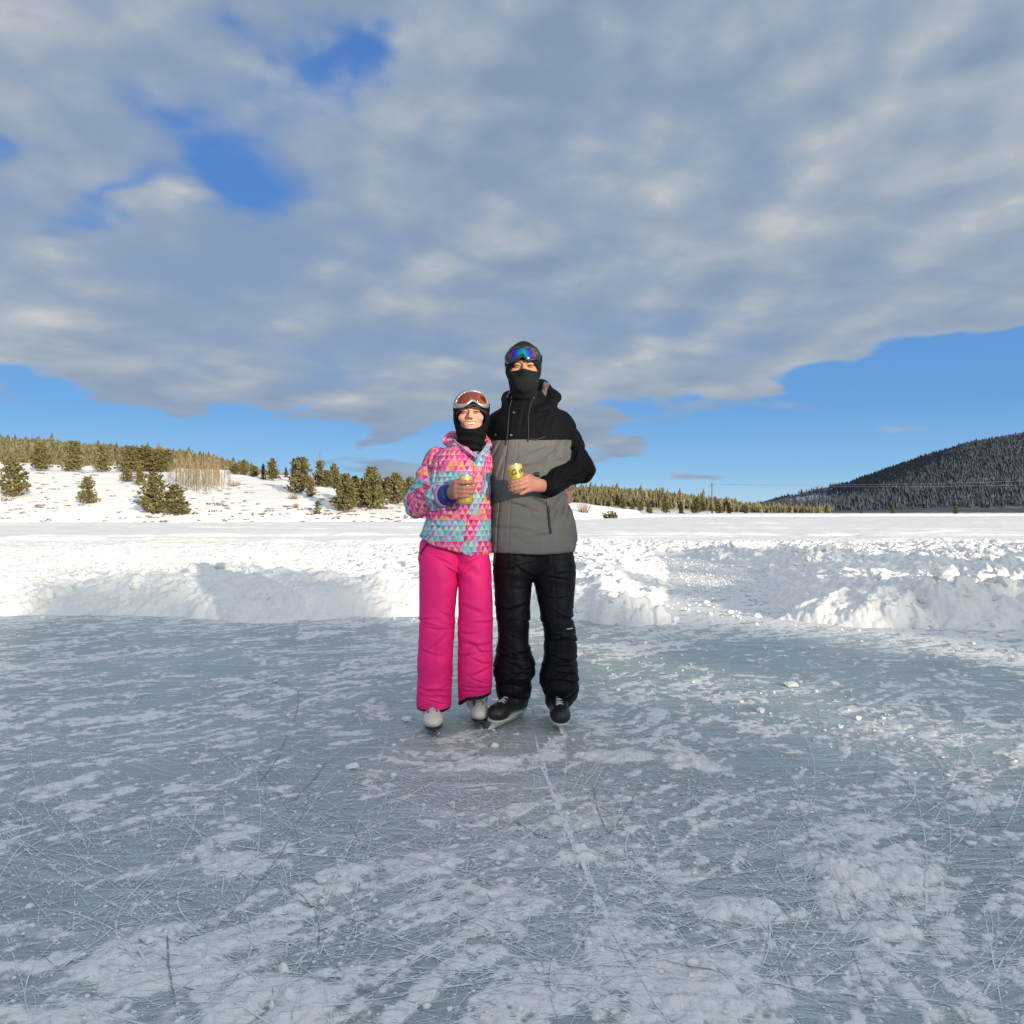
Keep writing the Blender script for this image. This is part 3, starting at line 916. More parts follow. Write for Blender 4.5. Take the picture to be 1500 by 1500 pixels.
def ground_at(x_px, d, y_px=None):
    """a point of the land under the pixel column x at depth d; with y given, the depth where the land shows at that pixel"""
    if y_px is None:
        X = (x_px - 750) * d / F
        return X, d, float(hill_height(np.array([X]), np.array([d]))[0])
    ds = np.geomspace(70, 560, 900)
    X = (x_px - 750) * ds / F
    z = hill_height(X, ds)
    yy = 750 - (z - CH) * F / ds
    k = np.argmax(yy <= y_px) if (yy <= y_px).any() else int(np.argmin(yy))
    return X[k], ds[k], z[k]

def build_trees():
    PROTO = {}
    for nm, sd, h, sp, kd, m in (('a', 1, 5.2, .30, 'pine', M_PINE), ('b', 2, 5.0, .34, 'pine', M_PINE), ('c', 3, 5.4, .26, 'pine', M_PINE), ('d', 4, 5.0, .31, 'pine', M_PINE),
                                 ('s', 5, 5.0, .19, 'spruce', M_SPRUCE), ('y', 6, 1.9, .24, 'pine', M_BUSH)):
        PROTO[nm] = (make_tree('pine_tree' if kd == 'pine' else 'spruce_tree', sd, h, sp, kd, m), h)
    used = set()
    def plant(proto, x, base_y, top_y, label, group=None, depth=None, turn=0.0, wide=1.0):
        X, Y, Z = ground_at(x, depth or 0, None if depth else base_y)
        src, h = PROTO[proto]
        o = src if proto not in used else copy_tree(src)
        used.add(proto)
        o.location = (X, Y, Z - 0.05)
        tall = max((base_y - top_y) * Y / F, 0.6) if depth is None else (750 - top_y) * Y / F + CH - Z
        s = tall / h
        o.scale = (s * wide * 1.18, s * wide * 1.18, s * 1.04); o.rotation_euler = (0, 0, turn)
        tag(o, label, 'tree', group)
        return o
    G = 'pines on the snowy slope left of the skaters'
    plant('a', 441, 722, 672, 'tall bushy olive pine standing at the left end of the hilltop group', turn=.4, wide=1.15)
    plant('s', 431, 706, 672.5, 'narrow dark spruce rising behind the tall bushy pine on the hilltop')
    plant('c', 467, 712, 676, 'pine just right of the tall bushy hilltop pine, below the red mast', turn=2)
    plant('b', 455, 728, 703, 'low grey green pine in front of the tall bushy hilltop pine', turn=1.0)
    plant('d', 489, 713, 681, 'pointed pine between the hilltop group and the big slope pines', turn=3.0)
    plant('b', 505, 749, 697, 'broad frosted pine low on the slope, leftmost of the big ones beside the skaters', turn=2.2, wide=1.1)
    plant('c', 517, 738, 699, 'slim pine squeezed behind the broad frosted slope pine', turn=.7)
    plant('a', 544, 746, 687, 'tallest pine low on the slope, second of the big ones beside the skaters', turn=4.0, wide=1.0)
    plant('d', 557, 735, 702, 'shaded pine half hidden behind the tallest slope pine', turn=5.0)
    plant('b', 580, 739, 695, 'full round pine on the slope close to the pink and teal sleeve', turn=5.3)
    plant('c', 598, 736, 700, 'pine on the slope almost touching the skater\'s sleeve', turn=1.6)
    plant('s', 386, 702, 680, 'small dark spruce at the left of the hilltop row, beside a spreading pine')
    plant('d', 399, 704, 673, 'spreading pine with an open crown on the hilltop, right of a dark spruce', turn=.2)
    plant('s', 419, 699, 685, 'tiny spire of a spruce on the skyline between two hilltop groups')
    plant('c', 357, 696, 674, 'lone dark pine at the right end of the bare thicket', turn=2.7)
    plant('y', 464.5, 753.5, 736, 'knee high young pine alone on the white slope')
    plant('b', 225, 753, 695, 'big rounded frosted pine bush on the lower left slope, left half of a pair', turn=1.2, wide=1.1)
    plant('a', 257, 755, 713, 'lower right half of the pair of frosted pine bushes on the left slope', turn=3.1, wide=1.55)
    plant('d', 198, 690, 656, 'dark pine at the top left of the hill beside the photo edge', turn=0.9, wide=1.2)
    plant('a', 222, 690, 660, 'round pine second along the hilltop row at the far left', turn=1.9, wide=1.3)
    plant('c', 245, 691, 660, 'dark pine third along the hilltop row, just left of the bare thicket', turn=2.9, wide=1.4)
    plant('b', 205, 711, 688, 'small frosted pine above the big bush pair at the left', turn=4.1)
    plant('d', 186, 706, 686, 'dark low pine at the left edge of the slope', turn=1.4, wide=1.3)
    for (x, by, ty, p, w, lab) in ((527, 744, 703, 'd', 1.2, 'leaning pine between the broad frosted pine and the tallest slope pine'), (568, 730, 700, 'a', 1.3, 'pine set back on the slope between the tallest and the round one'),
                                   (590, 728, 704, 'd', 1.3, 'pine set back on the slope just left of the pink sleeve'), (535, 728, 706, 'b', 1.3, 'pine farther up the slope behind the tallest slope pine'), (610, 734, 706, 'b', 1.3, 'pine partly hidden behind the sleeve of the pink jacket'),
                                   (478, 714, 690, 'b', 1.4, 'squat pine at the foot of the red mast on the hilltop'), (498, 716, 696, 'a', 1.4, 'squat pine on the crest right of the pointed pine'), (212, 691, 655, 'b', 1.35, 'spreading dark pine in the hilltop row, behind the first gap'),
                                   (234, 692, 660, 'd', 1.3, 'thick dark pine in the hilltop row left of the thicket'), (372, 698, 683, 'b', 1.7, 'low wide pine on the skyline right of the thicket'), (190, 692, 655, 'a', 1.35, 'dark pine that fills the left end of the hilltop row'),
                                   (345, 695, 680, 'd', 1.7, 'low pine behind the right side of the bare thicket')):
        plant(p, x, by, ty, lab, turn=x * .37, wide=w)
    for i, (x, by, ty, p) in enumerate(((150, 692, 655, 'c'), (108, 691, 648, 'a'), (60, 690, 650, 'd'), (20, 728, 672, 'b'), (128, 738, 700, 'a'))):
        plant(p, x, by, ty, ('pine far out on the left hilltop beyond the hilltop row', 'wide pine further left along the hilltop', 'tall pine near the left end of the hilltop', 'big pine on the slope at the left border',
                             'bushy pine on the bare slope left of the frosted pair')[i], turn=i * 1.1, wide=1.1)
    # pines along the far shore to the right of the man
    for i, (x, by, ty, p, lab) in enumerate(((913, 750, 731, 'b', 'dark round pine on the far shore just right of the black sleeve'), (926, 751, 737, 'd', 'small pine on the far shore beside the dark round pine'), (938, 751, 734, 'c', 'yellow brown pine on the far shore, slim and pointed'),
                                             (951, 752, 738, 'a', 'low bushy pine on the far shore between two slim ones'), (975, 753, 732, 'c', 'pale frosted pine on the far shore left of the dark spruce'), (998, 754, 735, 's', 'dark spruce on the far shore left of the power pole'),
                                             (1020, 754, 730, 'a', 'tall full pine on the far shore immediately left of the power pole'), (1053, 754, 737, 'd', 'bushy pine on the far shore immediately right of the power pole'), (1068, 754, 737, 's', 'second dark spruce on the far shore, right of the power pole'),
                                             (1093, 754, 741, 'b', 'small pine on the far shore well right of the power pole'), (1308, 754, 743, 'c', 'pale lone pine at the foot of the mountain near the right edge'), (1262, 754, 746, 'a', 'tiny lone pine at the foot of the dark mountain'), (1400, 754, 742, 'd', 'lone pine on the far right shore under the mountain'))):
        plant(p, x, by, ty, lab, depth=(230 if x > 940 else 190), turn=i * .9, wide=1.15)
    st, fo = shrub_meshes(21, 2.0, 2.2, 26, True)
    o = empty('frosted_bush'); link('stems', st, M_TWIG, o); link('foliage', fo, M_BUSH, o)
    X, Y, Z = ground_at(893, 112); o.location = (X, Y, Z - .05); o.scale = (1.15, 1.15, 1.0)
    tag(o, 'green frosted bush on the white shore right of the bare brown bush', 'bush')
    for i, (x, d, h, w, lab) in enumerate(((855, 104, 2.1, 2.3, 'bare brown bush on the white shore beside the grey jacket'), (430, 82, .9, 1.5, 'low reddish brown bush on the white slope below the hilltop pines'), (433, 76.5, .7, .8, 'small round brown bush near the foot of the slope'),
                                           (206, 104, 1.4, 3.2, 'tangle of bare twigs behind the frosted pine bushes at the left'), (342, 96, 1.2, 2.2, 'thin bare bush at the right foot of the sapling thicket'))):
        st, _ = shrub_meshes(40 + i, h, w, 46, False)
        o = link('bare_bush', st, M_TWIG)
        X, Y, Z = ground_at(x, d); o.location = (X, Y, Z)
        tag(o, lab, 'bush')
    # bare saplings
    rng = np.random.default_rng(77); protos = []
    for k in range(5):
        p = Parts(); h = 5.0
        zs = np.linspace(0, h, 8); bend = rng.normal(0, .25, 2)
        c = np.stack([bend[0] * (zs / h) ** 2 + .04 * np.sin(zs * 1.3 + k), bend[1] * (zs / h) ** 2, zs - .2], 1)
        p.tube(c, np.linspace(.05, .014, 8), 5)
        for q in range(34):
            f = rng.uniform(.38, 1.0); i = min(int(f * 7), 6); b = c[i] + (c[i + 1] - c[i]) * (f * 7 - i)
            a = rng.uniform(0, 6.283); L = rng.uniform(.35, .95) * (1.15 - f * .5)
            e = b + np.array([math.cos(a) * L * .45, math.sin(a) * L * .45, L * .85])
            p.tube(np.stack([b, (b + e) / 2 + (0, 0, -.05), e]), [.016, .012, .006], 3)
        protos.append(p.mesh('bare_sapling'))
    for k in range(170):
        x = 246 + 92 * rng.random(); f = (x - 246) / 92
        by = rng.uniform(706, 722) - (6 if f < .2 else 0) + (2 if .5 < f < .7 else 0) - 4 * abs(f - .6)
        X, Y, Z = ground_at(x, 0, by)
        o = link('bare_sapling', protos[k % 5], []) if k >= 5 else link('bare_sapling', protos[k], M_STEM)
        o.location = (X, Y, Z); s = rng.uniform(.58, 1.02) * (1 - .3 * (abs(f - .5) * 2) ** 3) * (46 - 6 * abs(f - .35)) * Y / F / 5.0
        o.scale = (s, s, s); o.rotation_euler = (0, 0, rng.uniform(0, 6.28))
        tag(o, 'thin tan leafless sapling in the dense thicket on the left hill', 'sapling', 'bare saplings crowded in a thicket')
    # brown tufts of grass and sage poking out of the snow
    Vs, Fs, b0 = [], [], 0
    for k in range(560):
        x = rng.uniform(-60, 660); f = rng.random() ** 1.2
        top = np.interp(x, CREST_X, CREST_Y) + 6
        by = 765 - f * (765 - top)
        X, Y, Z = ground_at(x, 0, by)
        if rng.random() > 0.55 + 0.5 * vnoise(np.array([[X * .12, Y * .12]]), 3)[0]: continue
        s = rng.lognormal(-1.7, .5)
        n = int(16 + s * 60)
        a = rng.uniform(0, 6.283, n); r = rng.random(n) ** .5 * s * 1.7
        bx, by_ = X + r * np.cos(a), Y + r * np.sin(a)
        hh = rng.uniform(.08, .20, n) * (0.6 + s); w = hh * .28
        dx, dy = rng.normal(0, .12, n), rng.normal(0, .12, n)
        V = np.stack([np.stack([bx - w, by_, np.full(n, Z - .06)], 1), np.stack([bx + w, by_, np.full(n, Z - .06)], 1), np.stack([bx + dx, by_ + dy, Z + hh], 1)], 1).reshape(-1, 3)
        Vs.append(V); Fs.append(np.arange(3 * n).reshape(n, 3) + b0); b0 += 3 * n
    o = link('sage_tufts', fast_mesh('sage_tufts', np.concatenate(Vs), np.concatenate(Fs), False), mat('dry_sage', (0.135, 0.085, 0.06), .95, noise=(.8, .5)))
    kind(o, 'stuff', 'dry brown tufts poking through the snow of the left slope')

    # the far forest on the ridge
    def spire(rng, X, Y, Z, h, lay=3, seg=5, wide=.20):
        V, Fc = [], []
        for l in range(lay):
            z0 = h * (0.06 + 0.80 * l / lay); z1 = min(h, z0 + h * 1.5 / (lay + .2)); r = h * wide * (1 - .80 * l / lay) ** .8 * rng.uniform(.8, 1.15)
            a = np.linspace(0, 6.283, seg, endpoint=False) + rng.uniform(0, 6.28)
            rr = r * rng.uniform(.55, 1.3, seg)
            b = len(V)
            V += [(X + rr[i] * math.cos(a[i]), Y + rr[i] * math.sin(a[i]), Z + z0 + rng.uniform(-.07, .05) * h) for i in range(seg)] + [(X, Y, Z + z1)]
            Fc += [(b + i, b + (i + 1) % seg, b + seg) for i in range(seg)]
        return V, Fc
    Vs, Fs, Ts, b0 = [], [], [], 0
    cand = []
    for k in range(30000):
        u = rng.uniform(-120, 1215); Y = rng.uniform(300, 590) if rng.random() < .80 else rng.uniform(560, 640)
        X = (u - 750) * Y / F
        cand.append((X, Y, u))
    cand = np.array(cand); Z = hill_height(cand[:, 0], cand[:, 1])
    for (X, Y, u), z in zip(cand, Z):
        yy = 750 - (z - CH) * F / Y
        h = rng.lognormal(math.log(3.9), .26) * (0.75 if u > 1080 else 1.0)
        V, Fc = spire(rng, X, Y, z - .3, h, 4, 6, rng.uniform(.19, .30))
        Vs.append(np.array(V)); Fs.append(np.array(Fc) + b0); b0 += len(V); t_ = np.clip(rng.beta(2.0, 1.6) , 0, 1)
        tt = np.full(len(V), t_); tt[6::7] = min(1, t_ + .25)
        Ts.append(np.clip(tt + rng.normal(0, .10, len(V)), 0, 1))
    o = link('forest', fast_mesh('forest', np.concatenate(Vs), np.concatenate(Fs), False, {'tint': np.concatenate(Ts)}),
             foliage('far_pines', (0.040, 0.043, 0.022), (0.110, 0.100, 0.050), (0.20, 0.185, 0.125), .0))
    kind(o, 'stuff', 'olive conifer forest covering the low ridge')
    # the forest on the dark mountain
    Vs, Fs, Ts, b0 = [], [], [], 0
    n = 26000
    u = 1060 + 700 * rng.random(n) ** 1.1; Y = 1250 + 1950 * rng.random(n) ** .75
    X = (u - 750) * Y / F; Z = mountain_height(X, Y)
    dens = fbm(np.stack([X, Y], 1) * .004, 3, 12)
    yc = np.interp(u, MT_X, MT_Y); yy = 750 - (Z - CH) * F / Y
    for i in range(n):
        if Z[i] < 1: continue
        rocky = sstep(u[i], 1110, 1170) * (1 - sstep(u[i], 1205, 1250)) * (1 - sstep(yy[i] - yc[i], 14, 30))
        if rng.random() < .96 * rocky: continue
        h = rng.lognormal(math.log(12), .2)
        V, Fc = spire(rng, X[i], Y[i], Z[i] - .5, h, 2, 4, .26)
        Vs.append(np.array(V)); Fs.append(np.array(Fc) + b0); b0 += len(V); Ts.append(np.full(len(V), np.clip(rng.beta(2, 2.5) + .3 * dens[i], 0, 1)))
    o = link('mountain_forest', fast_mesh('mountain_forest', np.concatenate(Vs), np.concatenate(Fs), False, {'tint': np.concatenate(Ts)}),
             foliage('mountain_pines_hazed', (0.028, 0.038, 0.054), (0.054, 0.067, 0.086), (0.092, 0.102, 0.116), .0))  # distance haze is painted in by bluer, lifted needle colours
    kind(o, 'stuff', 'dark conifer forest covering the mountain on the right')

    # trees on the shore behind the photographer: their long shadows lie over the rink
    sx, sy = math.sin(R(SUN_AZ)), -math.cos(R(SUN_AZ))
    for i, (along, side, h) in enumerate(SHADERS):
        o = copy_tree(PROTO[['a', 'c', 'd', 's'][i % 4]][0])
        X = sx * along + sy * -side; Y = sy * along + sx * side
        o.location = (X, Y, 0.4); s = h / 5.2
        o.scale = (s * .5, s * .5, s); o.rotation_euler = (0, 0, i * 1.3)
        tag(o, 'tall pine on the shore behind the camera, shading the rink', 'tree', 'pines on the shore behind the camera')

    # power pole with its lines, mast on the hill
    X, Y, Z = ground_at(1043, 236)
    t = empty('power_pole', (X, Y, Z))
    H = (750 - 707) * Y / F + CH - Z
    Parts().tube(np.array([(0, 0, -.3), (0, 0, H * .5), (0, 0, H)]), [.24, .20, .16], 10).build('pole', mat('weathered_wood', (.15, .10, .08), .9, noise=(1.5, .4)), t)
    Parts().tube(np.array([(-.7, 0, H - .9), (.7, 0, H - .9)]), .08, 6).build('crossarm', M_BARK, t)
    for s in (-.55, .55):
        Parts().tube(np.array([(s, 0, H - .8), (s, 0, H - .45)]), .06, 6).build('insulator', mat('porcelain', (.4, .4, .42), .4), t)
    tag(t, 'tall wooden power pole on the far shore right of the skaters', 'power pole')
    for s, ex, ey in ((-.55, 1500, 695), (.55, 1500, 705)):
        a = np.array([X + s, Y, Z + H - .45]); b = px(ex + 300, ey - 6, 205); k = np.linspace(0, 1, 30)[:, None]
        Pn = a + (b - a) * k; Pn[:, 2] -= 3.2 * 4 * (k * (1 - k))[:, 0] * .5
        tag(Parts().tube(Pn, .028, 4).build('power_line', mat('cable', (.22, .22, .23), .5, .4)), 'upper thin power line running right from the wooden pole in front of the mountain' if s < 0 else 'lower thin power line running right from the wooden pole in front of the mountain', 'cable')
    X, Y, Z = ground_at(468.5, 300)
    t = empty('radio_mast', (X, Y, Z))
    H = (750 - 664) * Y / F + CH - Z
    p = Parts()
    for a in (0, 2.09, 4.19):
        p.tube(np.array([(.28 * math.cos(a), .28 * math.sin(a), -.3), (.22 * math.cos(a), .22 * math.sin(a), H)]), .07, 5)
    for k in range(int(H / .7)):
        for a in (0, 2.09, 4.19):
            b_ = a + 2.09
            p.tube(np.array([(.26 * math.cos(a), .26 * math.sin(a), k * .7), (.26 * math.cos(b_), .26 * math.sin(b_), k * .7 + .7)]), .03, 3)
    p.build('lattice', mat('red_paint', (.32, .11, .09), .6), t)
    Parts().tube(np.array([(0, 0, H), (0, 0, H + 1.2)]), .04, 5).build('antenna', M_BARK, t)
    tag(t, 'thin red radio mast on the hilltop behind the pines', 'radio mast')

# distance toward the sun, offset across it, height: the crowns end the shade where the photograph shows it ending
SHADERS = []
_r = np.random.default_rng(4)
for _al, _n in ((38, 26), (47, 26), (58, 24)):
    for _k in range(_n):
        _s = -24 + 48 * (_k + _r.uniform(.1, .9)) / _n
        _reach = np.interp(_s, [-8, -5, -1, 0.0, 0.9, 2.7, 3.6, 4.6, 6.0, 8.0, 9.5], [9.0, 11.0, 11.5, 10.0, 6.3, 6.3, 7.4, 5.2, 6.0, 6.6, 6.0])
        SHADERS.append((_al + _r.uniform(-3, 3), _s, (_al + _reach + 1.0) * math.tan(R(SUN_EL)) * _r.uniform(.88, 1.0)))
build_trees()
# ------------------------------------------------------------------ implicit surfaces for figures and clothes
def smin(a, b, k):
    h = np.clip(0.5 + 0.5 * (b - a) / k, 0, 1)
    return b + (a - b) * h - k * h * (1 - h)
def smax(a, b, k): return -smin(-a, -b, k)

def s_ell(P, c, r):
    p = P - np.asarray(c); r = np.asarray(r, float)
    k0 = np.sqrt(((p / r) ** 2).sum(1)); k1 = np.sqrt(((p / (r * r)) ** 2).sum(1)) + 1e-9
    return k0 * (k0 - 1) / k1

def s_cap(P, a, b, ra, rb=None):
    a = np.asarray(a, float); b = np.asarray(b, float); rb = ra if rb is None else rb
    ab = b - a; t = np.clip(((P - a) @ ab) / (ab @ ab + 1e-12), 0, 1)
    q = P - a - t[:, None] * ab
    return np.sqrt((q * q).sum(1)) - (ra + t * (rb - ra))

def s_chain(P, pts, rads, k=0.006):
    d = None
    for i in range(len(pts) - 1):
        e = s_cap(P, pts[i], pts[i + 1], rads[i], rads[i + 1])
        d = e if d is None else smin(d, e, k)
    return d

def curve_table(rows, n=90):
    """rows sorted by first column -> dense smooth table"""
    A = np.array(sorted(rows), float)
    z = np.linspace(A[0, 0], A[-1, 0], n)
    out = [z]
    for c in range(1, A.shape[1]):
        y = A[:, c]; x = A[:, 0]
        m = np.gradient(y, x)
        h = np.diff(x); sl = np.diff(y) / h                      # monotone cubic
        m[1:-1] = np.where(sl[:-1] * sl[1:] > 0, 2 * sl[:-1] * sl[1:] / (sl[:-1] + sl[1:] + 1e-12), 0)
        i = np.clip(np.searchsorted(x, z) - 1, 0, len(x) - 2)
        t = (z - x[i]) / h[i]
        out.append((2 * t ** 3 - 3 * t ** 2 + 1) * y[i] + (t ** 3 - 2 * t ** 2 + t) * h[i] * m[i] + (-2 * t ** 3 + 3 * t ** 2) * y[i + 1] + (t ** 3 - t ** 2) * h[i] * m[i + 1])
    return np.array(out)

def px_stack(rows, n=90):
    """rows (y pixel, x left, x right, depth of the middle, half thickness) -> table z, cx, cy, rx, ry"""
    return curve_table([(CH - (y - 750) * d / F, ((a + b) / 2 - 750) * d / F, d, (b - a) / 2 * d / F, ry) for (y, a, b, d, ry) in rows], n)

def s_stack(P, T, e=2.3, rnd=0.02, lo=True, hi=True):
    z = P[:, 2]
    cx = np.interp(z, T[0], T[1]); cy = np.interp(z, T[0], T[2]); rx = np.interp(z, T[0], T[3]); ry = np.interp(z, T[0], T[4])
    q = (np.abs((P[:, 0] - cx) / rx) ** e + np.abs((P[:, 1] - cy) / ry) ** e) ** (1 / e)
    d = (q - 1) * np.minimum(rx, ry)
    if lo: d = smax(d, T[0][0] - z, rnd)
    if hi: d = smax(d, z - T[0][-1], rnd)
    return d

def isosurface(f, lo, hi, h, newton=2):
    """surface nets on a grid refined only near the surface"""
    lo = np.asarray(lo, float); hi = np.asarray(hi, float); K = 4; H = K * h
    nc = np.ceil((hi - lo) / H).astype(int) + 1
    ax = [lo[i] + (np.arange(nc[i]) + 0.5) * H for i in range(3)]
    C = np.stack(np.meshgrid(*ax, indexing='ij'), -1).reshape(-1, 3)
    d = f(C)
    act = np.abs(d) < H * 1.9
    D = np.where(d < 0, -1.0, 1.0).astype(np.float32).reshape(nc)
    for a in range(3): D = np.repeat(D, K, a)
    off = (np.stack(np.meshgrid(*[np.arange(K)] * 3, indexing='ij'), -1).reshape(-1, 3) + 0.5 - K / 2) * h
    A = np.argwhere(act.reshape(nc))
    Pf = (C[act][:, None] + off[None]).reshape(-1, 3)
    val = np.concatenate([f(Pf[i:i + 400000]) for i in range(0, len(Pf), 400000)]).astype(np.float32)
    oi = np.stack(np.meshgrid(*[np.arange(K)] * 3, indexing='ij'), -1).reshape(-1, 3)
    ii = (A[:, None] * K + oi[None]).reshape(-1, 3)
    D[ii[:, 0], ii[:, 1], ii[:, 2]] = val
    org = lo + 0.5 * h
    S = D < 0
    n = np.array(D.shape)
    cnt = np.zeros(n - 1, np.uint8)
    for a in (0, 1):
        for b in (0, 1):
            for c in (0, 1):
                cnt += S[a:n[0] - 1 + a, b:n[1] - 1 + b, c:n[2] - 1 + c]
    cells = np.argwhere((cnt > 0) & (cnt < 8))
    acc = np.zeros((len(cells), 3)); num = np.zeros(len(cells))
    cor = [(a, b, c) for a in (0, 1) for b in (0, 1) for c in (0, 1)]
    for p in cor:
        for ax_ in range(3):
            if p[ax_]: continue
            q = list(p); q[ax_] = 1
            v0 = D[cells[:, 0] + p[0], cells[:, 1] + p[1], cells[:, 2] + p[2]]; v1 = D[cells[:, 0] + q[0], cells[:, 1] + q[1], cells[:, 2] + q[2]]
            x = (v0 < 0) != (v1 < 0)
            t = np.where(x, v0 / np.where(x, v0 - v1, 1), 0)
            pos = np.array(p, float)[None].repeat(len(cells), 0); pos[:, ax_] += t
            acc += pos * x[:, None]; num += x
    V = org + (cells + acc / num[:, None]) * h
    st = np.array([(n[1] - 1) * (n[2] - 1), n[2] - 1, 1])
    ids = cells @ st
    faces = []
    for a in range(3):
        b, c = (a + 1) % 3, (a + 2) % 3
        sl0 = [slice(None)] * 3; sl1 = [slice(None)] * 3
        sl0[a] = slice(0, -1); sl1[a] = slice(1, None)
        E = np.argwhere(S[tuple(sl0)] != S[tuple(sl1)])
        ok = (E[:, b] > 0) & (E[:, c] > 0) & (E[:, b] < n[b] - 1) & (E[:, c] < n[c] - 1)
        E = E[ok]
        inside = S[E[:, 0], E[:, 1], E[:, 2]]
        eb = np.zeros(3, int); eb[b] = 1; ec = np.zeros(3, int); ec[c] = 1
        q = np.stack([np.searchsorted(ids, (E - eb - ec) @ st), np.searchsorted(ids, (E - ec) @ st), np.searchsorted(ids, E @ st), np.searchsorted(ids, (E - eb) @ st)], 1)
        q[~inside] = q[~inside][:, ::-1]
        faces.append(q)
    Fc = np.concatenate(faces)
    for _ in range(newton):
        d0 = f(V); e = h * 0.4; g = np.zeros_like(V)
        for a in range(3):
            o = np.zeros(3); o[a] = e
            g[:, a] = (f(V + o) - f(V - o)) / (2 * e)
        g2 = (g * g).sum(1) + 1e-6
        V = V - g * np.clip(d0 / g2, -0.6 * h, 0.6 * h)[:, None] * 0.9
    return V, Fc

CAM = np.array([0, 0, CH])
def on_surface(f, pts, start=2.9, lift=0.0, stop=4.2):
    """where rays through photograph pixels meet a surface (or pass nearest to it)"""
    pts = np.asarray(pts, float)
    dr = np.stack([(pts[:, 0] - 750) / F, np.ones(len(pts)), (750 - pts[:, 1]) / F], 1)
    t = np.full(len(pts), start); best = np.full(len(pts), 9.0); bt = t.copy()
    for _ in range(90):
        d = f(CAM + dr * t[:, None]) - lift
        up = np.abs(d) < best
        best = np.where(up, np.abs(d), best); bt = np.where(up, t, bt)
        t = np.minimum(t + d * 0.75, stop)
    return CAM + dr * bt[:, None]

def gradient(f, P, e=0.002):
    g = np.zeros_like(P)
    for a in range(3):
        o = np.zeros(3); o[a] = e
        g[:, a] = f(P + o) - f(P - o)
    return g / (np.linalg.norm(g, axis=1)[:, None] + 1e-9)

def dense(pts, n, closed=False):
    P = np.asarray(pts, float)
    if closed: P = np.concatenate([P, P[:1]])
    s = np.concatenate([[0], np.cumsum(np.linalg.norm(np.diff(P, axis=0), axis=1))])
    k = np.linspace(0, s[-1], n, endpoint=not closed)
    Q = np.stack([np.interp(k, s, P[:, i]) for i in range(P.shape[1])], 1)
    return Q

def soften(P, times, closed=False):
    P = P.copy()
    for _ in range(times):
        if closed: P = (np.roll(P, 1, 0) + 2 * P + np.roll(P, -1, 0)) / 4
        else: P[1:-1] = (P[:-2] + 2 * P[1:-1] + P[2:]) / 4
    return P

def strap(f, pts, width, thick=0.003, n=40, lift=0.001):
    """a flat band laid on a surface along pixels"""
    P = on_surface(f, dense(pts, n)); P = soften(P, 2)
    N = gradient(f, P); tg = np.gradient(P, axis=0); tg /= np.linalg.norm(tg, axis=1)[:, None] + 1e-9
    s = np.cross(tg, N); s /= np.linalg.norm(s, axis=1)[:, None] + 1e-9
    w = np.broadcast_to(width, (n,))[:, None] / 2
    a = P + N * lift
    V = np.stack([a - s * w - N * .003, a - s * w + N * thick, a + s * w + N * thick, a + s * w - N * .003], 1).reshape(-1, 3)
    i = np.arange(n - 1)[:, None] * 4; k = np.arange(4)[None]
    Fq = np.stack([i + k, i + (k + 1) % 4, i + 4 + (k + 1) % 4, i + 4 + k], -1).reshape(-1, 4)
    e = (n - 1) * 4
    return V, np.concatenate([Fq, [[3, 2, 1, 0], [e, e + 1, e + 2, e + 3]]])

def disc(f, p, r, thick=0.003, seg=14):
    """a domed stud on a surface"""
    P = on_surface(f, [p]); N = gradient(f, P)[0]; P = P[0]
    a = np.cross(N, (0, 0, 1)); a /= np.linalg.norm(a); b = np.cross(N, a)
    th = np.linspace(0, 2 * np.pi, seg, endpoint=False)
    V = []
    for rr, hh in ((1, -.002), (1, thick * .6), (.7, thick), (.62, thick * .7)):
        V += [P + (a * math.cos(t) + b * math.sin(t)) * r * rr + N * hh for t in th]
    V.append(P + N * thick * .7)
    Fc = [(k * seg + i, k * seg + (i + 1) % seg, (k + 1) * seg + (i + 1) % seg, (k + 1) * seg + i) for k in range(3) for i in range(seg)] + [(3 * seg + i, 3 * seg + (i + 1) % seg, 4 * seg, 4 * seg) for i in range(seg)]
    return np.array(V), np.array(Fc)

def flush(name, V, Fc, m, parent, attrs=None, smooth=True):
    """mesh given in world coordinates, parented to an empty that stands at its own place"""
    loc = np.array(parent.matrix_world.translation) if parent is not None else 0
    p = parent; loc = np.zeros(3)
    while p is not None:
        loc = loc + np.array(p.location); p = p.parent
    V = np.asarray(V, float) - loc
    if np.asarray(Fc).shape[1] == 4 and (np.asarray(Fc)[:, 2] == np.asarray(Fc)[:, 3]).any():
        me = Parts().add(V, Fc).mesh(name, smooth)
        return link(name, me, m, parent)
    return link(name, fast_mesh(name, V, Fc, smooth, attrs), m, parent)
# ------------------------------------------------------------------ the two skaters
MY, WY = 3.55, 3.47          # distance of the man's and the woman's bodies

def skin_material():
    m, t, b = bare('skin')
    c = t.attr('tone').outputs['Color']
    n = t.noise(t.new('ShaderNodeTexCoord').outputs['Object'], 60, 4, .6)
    t.l.new(t.mix(t.math('MULTIPLY', n, .35), c, t.vmath('MULTIPLY', c, (.80, .72, .70))), b.inputs['Base Color'])
    b.inputs['Roughness'].default_value = .5
    b.inputs['Specular IOR Level'].default_value = .4
    t.l.new(t.bump(n, .12, .002), b.inputs['Normal'])
    return m
M_SKIN = skin_material()

